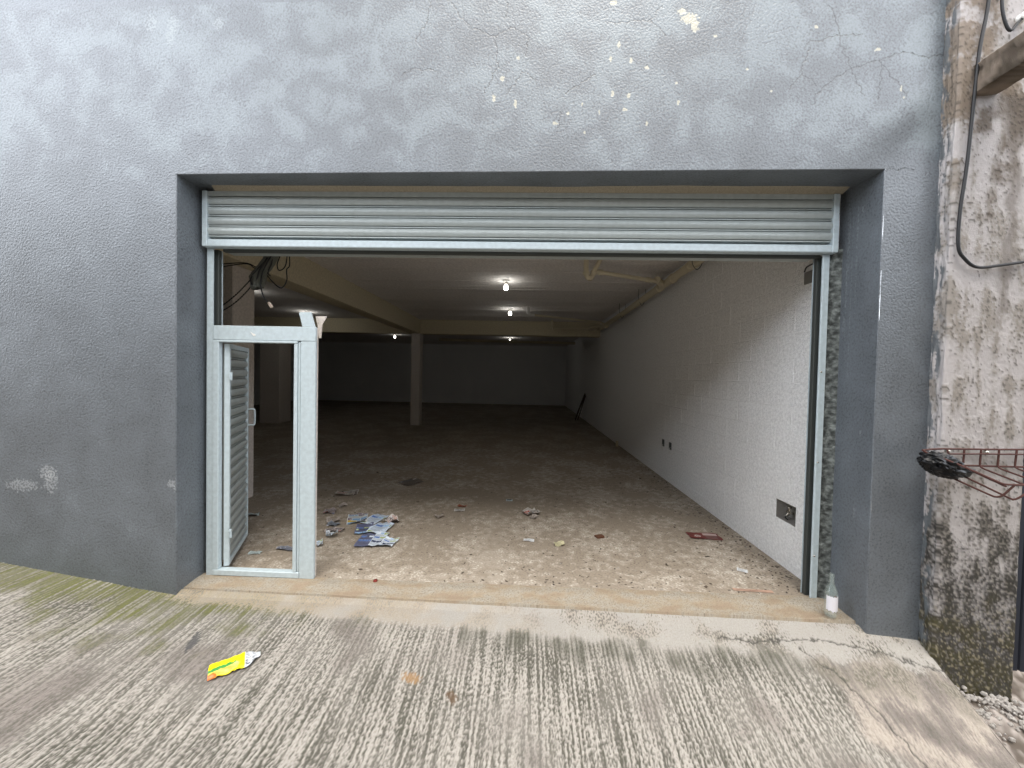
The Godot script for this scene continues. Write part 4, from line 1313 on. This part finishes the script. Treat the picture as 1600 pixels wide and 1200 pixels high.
	lathe(st, [[0.0, 0.0], [0.015, 0.0], [0.017, 0.002], [0.014, 0.011], [0.0, 0.013]], 16)
	o = put("bottle_cap", st.commit(), mat(srgb(120, 40, 32), 0.4, 0.4))
	o.position = Vector3(1.292, 0.002, 0.0)
	tag(o, "rusty red bottle cap on the threshold", "bottle cap")
	# bottle
	var by := ground_y(4.427, 0.205) - 0.002
	var b := thing("glass_bottle", Vector3(4.427, by, 0.205))
	tag(b, "empty clear glass bottle with a torn white label by the right reveal", "bottle")
	b.rotation.y = 0.75
	st = new_st()
	lathe(st, [[0.0, 0.004], [0.028, 0.002], [0.034, 0.008], [0.0355, 0.02], [0.0355, 0.16], [0.033, 0.178], [0.022, 0.205], [0.0155, 0.228], [0.0135, 0.268], [0.0155, 0.272], [0.0155, 0.283], [0.0135, 0.286], [0.0105, 0.284], [0.0105, 0.23], [0.018, 0.205], [0.0305, 0.172], [0.033, 0.155], [0.033, 0.02], [0.03, 0.011], [0.0, 0.009]], 28)
	put("glass", st.commit(), M.glass, b)
	for q in [[0.9, 3.7, 0.052, 0.15, "label", M.label], [0.35, 0.86, 0.065, 0.135, "label_edge", M.red_label]]:
		var P := PackedVector3Array()
		for jj in 7:
			for ii in 22:
				var a: float = lerpf(q[0], q[1], ii / 21.0)
				var tear: float = noise_b.get_noise_2d(ii * 14.0, 3.0) * 0.012
				var y: float = lerpf(q[2] + (tear if jj == 0 else 0.0), q[3] - absf(tear) * (1.0 if jj == 6 else 0.0), jj / 6.0)
				P.append(Vector3(cos(a) * 0.0362, y, sin(a) * 0.0362))
		var lm := sheet(P, 22, 7, Vector3(cos((q[0] + q[1]) / 2.0), 0, sin((q[0] + q[1]) / 2.0)))
		put(q[4], lm, q[5], b)
	# snack wrapper on the driveway
	im = Image.create(128, 96, false, Image.FORMAT_RGB8)
	im.fill(Color8(236, 218, 20))
	im.fill_rect(Rect2i(88, 0, 40, 96), Color8(196, 200, 206))
	for k in 22: im.fill_rect(Rect2i(90 + (k * 17) % 34, (k * 29) % 92, 6 + k % 9, 3 + k % 5), Color8(150, 154, 160) if k % 3 else Color8(84, 86, 90))
	for py in 96:
		for px in 88:
			var e := Vector2((px - 34) / 40.0, (py - 66) / 27.0)
			if e.length() < 1.0: im.set_pixel(px, py, Color8(232, 200, 92))
			if e.length() < 1.0 and e.y < -0.25 - e.x * 0.25: im.set_pixel(px, py, Color8(70, 150, 70))
			var e2 := Vector2((px - 38) / 27.0, (py - 74) / 14.0)
			if e2.length() < 1.0 and (px * 7 + py * 13) % 5 != 0: im.set_pixel(px, py, Color8(236, 172, 78))
			if (px - 8) * (px - 8) + (py - 86) * (py - 86) < 150: im.set_pixel(px, py, Color8(226, 110, 40))
	var P := PackedVector3Array()
	var UV := PackedVector2Array()
	var wx := 0.80
	var wz := 0.745
	var dirx := Vector3(0.19, 0, -0.135).normalized()
	var dirz := Vector3(-dirx.z, 0, dirx.x)
	for jj in 15:
		for ii in 23:
			var u := ii / 22.0
			var v := jj / 14.0
			var taper := 1.0 - 0.75 * smoothstep(0.72, 1.0, u)
			var q := Vector3(wx, 0, wz) + dirx * (u - 0.5) * 0.235 + dirz * ((v - 0.5) * 0.115 * taper + noise_b.get_noise_2d(u * 70.0, 9.0) * 0.01)
			q.y = ground_y(q.x, q.z) + 0.008 + 0.020 * absf(noise_b.get_noise_2d(u * 170.0, v * 150.0 + u * 60.0)) + 0.008 * sin(PI * v)
			P.append(q)
			UV.append(Vector2(u, v))
	var wm := mat(Color.WHITE, 0.35, 0.0, 0.5)
	wm.albedo_texture = tex(im)
	tag(put("snack_wrapper", sheet(P, 23, 15, Vector3.UP, PackedColorArray(), UV), wm), "bright yellow torn snack wrapper with a silver end on the grooved concrete", "wrapper")
	# dry leaf crumbs and grit blown in, too many to count
	var flake := new_st()
	extrude(flake, PackedVector2Array([Vector2(-0.012, -0.003), Vector2(0.004, -0.006), Vector2(0.014, 0.001), Vector2(-0.002, 0.006)]), Vector3.ZERO, Vector3.RIGHT, Vector3.BACK, Vector3(0, 0.002, 0))
	rng.seed = 404
	var mm := MultiMesh.new()
	mm.transform_format = MultiMesh.TRANSFORM_3D
	mm.use_colors = true
	mm.mesh = flake.commit()
	mm.instance_count = 1500
	for k in 1500:
		var x := rng.randf_range(-0.8, 4.5)
		var z := -0.03 - pow(rng.randf(), 1.5) * 4.2
		if k % 3 == 0:
			z = -0.05 - rng.randf() * 5.0
			x = 4.53 - absf(rng.randfn(0.0, 0.14))
		elif k % 3 == 1:
			x = 4.5 - pow(rng.randf(), 1.6) * 2.6
		var s := rng.randf_range(0.25, 1.1) * (1.8 if rng.randf() < 0.06 else 1.0)
		mm.set_instance_transform(k, Transform3D(Basis.from_euler(Vector3(rng.randf_range(-0.3, 0.3), rng.randf() * TAU, 0)).scaled(Vector3(s, s, s * rng.randf_range(0.4, 1.2))), Vector3(x, 0.003, z)))
		var d := rng.randf_range(0.35, 1.3)
		mm.set_instance_color(k, Color(0.075 * d, 0.055 * d, 0.04 * d) if rng.randf() < 0.85 else Color(0.35, 0.32, 0.28))
	var mi := MultiMeshInstance3D.new()
	mi.name = numbered("leaf_litter")
	mi.multimesh = mm
	var fm := mat(Color.WHITE, 0.9)
	fm.vertex_color_use_as_albedo = true
	mi.material_override = fm
	add_child(mi)
	tag(mi, "dark crumbs of dry leaf and grit scattered over the garage floor", "litter", "", "stuff")

# ------------------------------------------------------------------ neighbour at the right
func build_neighbour() -> void:
	var zf := 0.406
	var b := thing("concrete_pillar", Vector3(5.1, -0.3, zf))
	tag(b, "stained old concrete pillar of the neighbouring house, black with mould below", "pillar")
	var o := Vector3(-5.1, 0.3, -zf)
	var lump := FastNoiseLite.new()
	lump.seed = 61
	lump.frequency = 4.0
	lump.fractal_octaves = 5
	var fine := FastNoiseLite.new()
	fine.seed = 62
	fine.frequency = 38.0
	fine.fractal_octaves = 2
	var streak := FastNoiseLite.new()
	streak.seed = 63
	streak.frequency = 5.0
	streak.fractal_octaves = 3
	# section: back along the side face, round the arris, then the front
	var sec := []
	for k in 30: sec.append([FACADE_END, lerpf(0.29, zf - 0.008, k / 29.0), 0])
	sec.append([FACADE_END + 0.006, zf - 0.002, 1])
	for k in 62: sec.append([lerpf(FACADE_END + 0.015, 5.352, k / 61.0), zf, 1])
	sec.append([5.358, zf - 0.008, 1])
	for k in 6: sec.append([5.36, lerpf(zf - 0.015, 0.12, k / 5.0), 2])
	var rows := 560
	var P := PackedVector3Array()
	var C := PackedColorArray()
	for j in rows:
		var y := -0.9 + 5.6 * j / (rows - 1)
		for s in sec:
			var x: float = s[0]
			var z: float = s[1]
			var u := x + (z - zf) * -0.9
			var l := lump.get_noise_2d(u, y)
			var f := fine.get_noise_2d(u, y)
			var k := streak.get_noise_2d(u * 2.2, y * 0.35)
			var side: bool = s[2] == 0
			var rough := 0.006 * l + 0.003 * f
			if side: rough = 0.008 * streak.get_noise_2d(z * 6.0, y * 0.8) + 0.002 * f
			x -= (rough + 0.004) if side else 0.0
			z += rough if s[2] == 1 else 0.0
			# plaster, bare cement, mould; each with its own ragged outline
			var plaster := Color(0.50, 0.47, 0.46)
			var cement := Color(0.33, 0.30, 0.27)
			var c := plaster.lerp(cement, clampf((l * 1.3 + k * 1.3 + f * 0.6) * 1.35 + 0.25, 0.0, 1.0))
			var brown := clampf(((y - 3.05) * 1.2 + l * 1.4 + f * 0.4) * 2.0, 0.0, 1.0) * (1.0 - smoothstep(5.05, 5.12, x + l * 0.06) * smoothstep(3.3, 3.5, y))
			c = c.lerp(Color(0.24, 0.19, 0.145), brown * 0.85)
			var tongue := clampf((0.055 - absf(u - 5.20 - 0.03 * sin(y * 3.0) - l * 0.05)) * 26.0, 0.0, 1.0) * smoothstep(1.6, 2.2, y + l * 0.5) * (1.0 - smoothstep(3.2, 3.3, y))
			c = c.lerp(Color(0.19, 0.165, 0.145), tongue * 0.7)
			var drip := clampf((y - 2.75 + l * 0.8) * 2.4, 0.0, 1.0) * (1.0 - smoothstep(3.2, 3.3, y)) * smoothstep(4.98, 5.06, u + l * 0.1)
			c = c.lerp(Color(0.15, 0.125, 0.105), drip * 0.75)
			var mould := clampf((0.86 - y + l * 0.6 + k * 0.35 + f * 0.5) * 1.5, 0.0, 1.0)
			c = c.lerp(Color(0.040, 0.038, 0.034), mould * 0.93)
			var pits := clampf((0.95 - y) * 2.0, 0.0, 1.0) * clampf((-f - 0.30 + l * 0.2) * 6.0, 0.0, 1.0)
			c = c.lerp(Color(0.34, 0.31, 0.26), pits * 0.45)
			var algae := clampf((0.22 - y + l * 0.5) * 2.5, 0.0, 1.0) * clampf(0.4 + f + l, 0.0, 1.0)
			c = c.lerp(Color(0.085, 0.075, 0.028), algae * 0.8)
			var gravel := clampf((fine.get_noise_2d(u * 0.8 + 7.0, y * 0.8) - 0.33) * 9.0, 0.0, 1.0) * clampf((0.30 - y) * 3.0, 0.0, 1.0)
			c = c.lerp(Color(0.36, 0.32, 0.22), gravel * 0.8)
			var speck := clampf((f + l * 0.4 - 0.42) * 9.0, 0.0, 1.0)
			c = c.lerp(Color(0.055, 0.05, 0.045), speck * 0.6)
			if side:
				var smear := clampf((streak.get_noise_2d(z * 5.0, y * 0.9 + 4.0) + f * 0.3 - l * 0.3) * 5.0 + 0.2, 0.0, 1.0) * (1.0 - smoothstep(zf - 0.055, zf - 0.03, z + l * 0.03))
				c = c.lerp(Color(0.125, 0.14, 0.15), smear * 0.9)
			P.append(Vector3(x, y, z) + o)
			C.append(c)
	put("shaft", sheet(P, sec.size(), rows, Vector3(-0.3, 0, 1), C), M.pillar, b)
	# beam end jutting out towards the street above
	var bp := PackedVector3Array()
	var bc := PackedColorArray()
	var ring_pts := [[0, 0], [0, 0.06], [0, 0.12], [0, 0.18], [0, 0.24], [0.004, 0.25], [0.07, 0.255], [0.135, 0.25], [0.14, 0.24], [0.14, 0.12], [0.14, 0.0], [0.135, -0.006], [0.07, -0.008], [0.006, -0.006], [0, 0]]
	for j in 70:
		var z := zf - 0.02 + 0.95 * minf(j, 66) / 66.0
		var shut: float = 1.0 if j < 67 else (69.001 - j) / 3.0
		for q in ring_pts:
			var l := lump.get_noise_3d(q[0] * 3.0, q[1] * 2.0, z)
			var f := fine.get_noise_3d(q[0], q[1], z)
			bp.append(Vector3(4.961 + 0.07 + (q[0] - 0.07 + l * 0.022 + f * 0.008) * shut, 3.262 + 0.08 + (q[1] * 0.66 - 0.08 + l * 0.024 + f * 0.009) * shut, z) + o)
			var bcol := Color(0.26, 0.21, 0.165).lerp(Color(0.10, 0.08, 0.062), clampf(0.35 + l * 2.0 + f * 0.9, 0.0, 1.0))
			bc.append(bcol)
	var bm := put("beam_end", sheet(bp, ring_pts.size(), 70, Vector3(-1, 0, 0), bc, PackedVector2Array(), true), M.pillar, b)
	bm.set_meta("label", "rough brown concrete beam jutting from the pillar")
	# black service cable
	var st := new_st()
	var pts := [Vector3(5.03,4.3,0.425), Vector3(5.008,3.788,0.425), Vector3(4.966,3.46,0.425), Vector3(4.932,2.87,0.424), Vector3(4.903,2.573,0.424), Vector3(4.901,2.367,0.425), Vector3(4.94,2.292,0.425), Vector3(5.013,2.243,0.426), Vector3(5.137,2.255,0.428), Vector3(5.277,2.278,0.428), Vector3(5.36,2.30,0.42), Vector3(5.7,2.36,0.30)]
	tube(st, curve(pts, 8), 0.0085, 10)
	tag(put("service_cable", st.commit(), M.wire), "black cable hanging down the old pillar and bending off right", "cable")
	var ins := thing("cable_insulator", Vector3(5.185, 3.668, 0.42))
	tag(ins, "white round cable insulator at the top right corner", "insulator")
	st = new_st()
	lathe(st, [[0.0, 0.0], [0.024, 0.0], [0.026, 0.012], [0.016, 0.018], [0.016, 0.026], [0.025, 0.032], [0.022, 0.042], [0.0, 0.044]], 18, Transform3D(Basis(Vector3.RIGHT, PI / 2), Vector3.ZERO))
	put("disc", st.commit(), M.ceramic, ins)
	st = new_st()
	tube(st, curve([Vector3(-0.13, 0.35, 0.02), Vector3(-0.124, 0.136, 0.02), Vector3(-0.108, 0.008, 0.02), Vector3(-0.069, -0.073, 0.02), Vector3(-0.03, -0.03, 0.025), Vector3(0.0, 0.0, 0.03)], 7), 0.0075, 8)
	put("tail", st.commit(), M.wire, ins)
	# rusty wire basket bolted to the pillar
	var k := thing("wire_basket", Vector3(5.1, 1.07, 0.43))
	tag(k, "rusty bent wire rubbish basket bolted to the stained pillar", "basket")
	var ko := Vector3(-5.1, -1.07, -0.43)
	var zw := 0.432
	var wires := [
		["top_rail", [Vector3(4.674,1.168,0.50), Vector3(4.76,1.168,0.46), Vector3(4.865,1.168,zw), Vector3(5.1,1.171,zw), Vector3(5.323,1.176,zw), Vector3(5.75,1.18,zw)], 0.0055],
		["back_rail", [Vector3(4.872,1.166,zw + 0.012), Vector3(4.876,1.14,zw + 0.012), Vector3(5.1,1.146,zw + 0.012), Vector3(5.75,1.156,zw + 0.012)], 0.0045],
		["lower_rail", [Vector3(4.965,1.072,zw), Vector3(5.2,1.072,zw), Vector3(5.75,1.074,zw)], 0.0055],
		["front_wire", [Vector3(4.676,1.168,0.50), Vector3(4.684,1.158,0.505), Vector3(4.79,1.107,0.58), Vector3(4.863,1.039,0.72), Vector3(4.90,1.037,0.722), Vector3(5.30,1.04,0.73), Vector3(5.7,1.045,0.73)], 0.0055],
		["floor_wire", [Vector3(4.974,1.165,zw + 0.006), Vector3(4.971,1.072,zw + 0.006), Vector3(4.967,1.062,zw + 0.02), Vector3(4.865,1.030,0.73)], 0.005],
		["floor_wire", [Vector3(5.07,1.169,zw + 0.006), Vector3(5.066,1.072,zw + 0.006), Vector3(5.068,1.062,zw + 0.02), Vector3(4.975,1.034,0.73)], 0.005],
		["floor_wire", [Vector3(5.172,1.172,zw + 0.006), Vector3(5.167,1.072,zw + 0.006), Vector3(5.169,1.062,zw + 0.02), Vector3(5.08,1.036,0.73)], 0.005],
		["floor_wire", [Vector3(5.272,1.175,zw + 0.006), Vector3(5.265,1.074,zw + 0.006), Vector3(5.267,1.064,zw + 0.02), Vector3(5.18,1.038,0.73)], 0.005],
		["floor_wire", [Vector3(5.372,1.176,zw + 0.006), Vector3(5.365,1.074,zw + 0.006), Vector3(5.367,1.064,zw + 0.02), Vector3(5.28,1.04,0.73)], 0.005],
		["loop_wire", [Vector3(4.80,1.05,0.46), Vector3(4.834,1.012,0.52), Vector3(4.862,0.964,0.675), Vector3(4.868,0.960,0.69), Vector3(4.880,0.972,0.705), Vector3(4.912,1.034,0.725)], 0.005],
		["loop_wire", [Vector3(4.87,1.06,0.46), Vector3(4.885,1.029,0.52), Vector3(4.914,0.962,0.71), Vector3(4.922,0.957,0.72), Vector3(4.945,0.985,0.735), Vector3(5.0,1.036,0.735)], 0.005],
	]
	for w in wires:
		st = new_st()
		var pp := []
		for p in w[1]: pp.append(p + ko)
		var path := []
		# straight wires with short bends
		for i in pp.size():
			if i == 0 or i == pp.size() - 1:
				path.append(pp[i])
			else:
				var a: Vector3 = pp[i] + (pp[i - 1] - pp[i]).limit_length(0.012)
				var c: Vector3 = pp[i] + (pp[i + 1] - pp[i]).limit_length(0.012)
				for t in [0.0, 0.33, 0.67, 1.0]: path.append(a.lerp(pp[i], t).lerp(pp[i].lerp(c, t), t))
		tube(st, path, w[2], 8)
		put(w[0], st.commit(), M.rust, k)
	for x in [4.885, 5.105]:
		st = new_st()
		lathe(st, [[0.011, 0.0], [0.011, 0.014], [0.006, 0.02], [0.0, 0.021]], 10, Transform3D(Basis(Vector3.RIGHT, PI / 2), Vector3(x, 1.155, 0.424) + ko))
		put("bolt", st.commit(), M.chrome, k)
	# crumpled black bag caught in the corner of the basket
	P = PackedVector3Array()
	var su := 56
	var sv := 40
	var ridg := FastNoiseLite.new()
	ridg.seed = 91
	ridg.frequency = 1.25
	ridg.fractal_type = FastNoiseLite.FRACTAL_RIDGED
	ridg.fractal_octaves = 2
	for j in sv:
		var th := PI * j / (sv - 1)
		for i in su + 1:
			var a := TAU * (i % su) / su
			var d := Vector3(sin(th) * cos(a), cos(th), sin(th) * sin(a))
			var r := 0.88 + 0.24 * ridg.get_noise_3dv(d * 1.1) + 0.16 * noise_a.get_noise_3dv(d * 30.0)
			var tail := smoothstep(0.3, 1.0, d.x) * 0.35
			P.append(Vector3(d.x * 0.115 * (r + tail), d.y * 0.068 * r - d.x * 0.032, d.z * 0.075 * r))
	var bag := put("plastic_bag", sheet(P, su + 1, sv, Vector3(0, 0, 1), PackedColorArray(), PackedVector2Array(), true), M.bag)
	bag.position = Vector3(4.775, 1.085, 0.505)
	tag(bag, "crumpled black plastic bag caught in the corner of the wire basket", "bag")
	# dark gate beyond the pillar
	var gate := thing("metal_gate", Vector3(6.1, -0.8, 0.16))
	tag(gate, "dark navy metal gate beyond the stained pillar at the right edge", "gate")
	put("frame", box_mesh(Vector3(-0.735, 0.02, -0.03), Vector3(-0.66, 3.1, 0.03), 0.004), M.navy, gate)
	for i in 6:
		put("panel", box_mesh(Vector3(-0.655 + 0.235 * i, 0.05, -0.015), Vector3(-0.425 + 0.235 * i, 3.1, 0.015), 0.006), M.navy, gate)
	var upper := thing("neighbour_house", Vector3(6.5, 2.3, 0.1))
	tag(upper, "old plastered house wall above and right of the navy gate", "building")
	put("wall", box_mesh(Vector3(-1.13, 0.05, -0.3), Vector3(4.0, 3.2, 0.1), 0.01), M.far_wall, upper)
	put("lower_wall", box_mesh(Vector3(0.37, -5.0, -0.3), Vector3(4.0, 0.04, 0.09), 0.01), M.far_wall, upper)
	# crumbled plaster at the foot of the pillar
	rng.seed = 55
	var chunk := new_st()
	cbox(chunk, Vector3.ZERO, Vector3(0.02, 0.014, 0.017), 0.005)
	var mm := MultiMesh.new()
	mm.transform_format = MultiMesh.TRANSFORM_3D
	mm.mesh = chunk.commit()
	mm.instance_count = 420
	for i in 420:
		var x := 5.0 + pow(rng.randf(), 0.8) * 0.7
		var z := zf + 0.01 + absf(rng.randfn(0.0, 0.09))
		var s := rng.randf_range(0.25, 1.3)
		var y := -0.325 - 0.2 * (x - 5.1) - 0.42 * (z - 0.41) + 0.012 * s + 0.03 * maxf(0.0, 1.0 - (z - zf) * 12.0)
		mm.set_instance_transform(i, Transform3D(Basis.from_euler(Vector3(rng.randf() * TAU, rng.randf() * TAU, rng.randf() * TAU)).scaled(Vector3.ONE * s), Vector3(x, y, z)))
	var mi := MultiMeshInstance3D.new()
	mi.name = numbered("plaster_rubble")
	mi.multimesh = mm
	mi.material_override = M.rubble
	add_child(mi)
	tag(mi, "white crumbled plaster heaped at the foot of the stained pillar", "rubble", "", "stuff")

# the house across the narrow street, which keeps low sky light off the facade and out of the garage
func build_opposite() -> void:
	var h := thing("opposite_house", Vector3(2.0, -0.6, 5.7))
	tag(h, "plain plastered house across the street, behind the viewer", "building")
	put("wall", box_mesh(Vector3(-16, -2.0, 0), Vector3(16, 5.5, 6.0), 0.02), M.far_wall, h)
	for i in 9:
		for lvl in 2:
			var w := put("window", box_mesh(Vector3(-0.7, 0, -0.05), Vector3(0.7, 1.3, 0.02), 0.01), M.column, h)
			w.position = Vector3(-12.0 + 3.0 * i, 1.2 + 2.8 * lvl, 0)
			put("pane", box_mesh(Vector3(-0.62, 0.08, -0.06), Vector3(0.62, 1.22, -0.052), 0.002), M.pane, w)

# ------------------------------------------------------------------ scene
func _ready() -> void:
	var cam := Camera3D.new()
	cam.name = "camera"
	cam.fov = 90.0
	cam.near = 0.05
	cam.far = 400.0
	cam.position = Vector3(2.3671, 1.55, 2.7862)
	cam.rotation = Vector3(-0.0220, 0.0324, 0.0207)
	add_child(cam)
	cam.current = true
	# overcast sky
	var sky_mat := ProceduralSkyMaterial.new()
	sky_mat.sky_top_color = Color(0.90, 0.92, 0.955)
	sky_mat.sky_horizon_color = Color(0.84, 0.86, 0.89)
	sky_mat.sky_curve = 0.15
	sky_mat.ground_bottom_color = Color(0.30, 0.29, 0.27)
	sky_mat.ground_horizon_color = Color(0.55, 0.56, 0.57)
	sky_mat.sky_energy_multiplier = 1.0
	var sky := Sky.new()
	sky.sky_material = sky_mat
	var env := Environment.new()
	env.background_mode = Environment.BG_SKY
	env.sky = sky
	env.background_energy_multiplier = 1.0
	env.tonemap_mode = Environment.TONE_MAPPER_LINEAR
	env.tonemap_exposure = 5.9
	env.sdfgi_enabled = true
	env.ssao_enabled = true
	env.ssil_enabled = true
	var we := WorldEnvironment.new()
	we.name = "environment"
	we.environment = env
	add_child(we)
	var sun := DirectionalLight3D.new()
	sun.name = "sun"
	sun.light_energy = 0.2
	sun.light_angular_distance = 40.0
	sun.light_color = Color(1.0, 0.98, 0.95)
	sun.shadow_enabled = true
	sun.rotation_degrees = Vector3(-68, 10, 0)
	add_child(sun)
	noise_a.seed = 101
	noise_a.frequency = 0.05
	noise_b.seed = 202
	noise_b.frequency = 0.02
	rng.seed = 1
	make_materials()
	build_ground()
	build_facade()
	build_garage()
	build_neighbour()
	build_opposite()
	build_shutter()
	build_gate()
	build_lamps()
	build_pipes()
	build_cables()
	build_wall_fittings()
	build_litter()
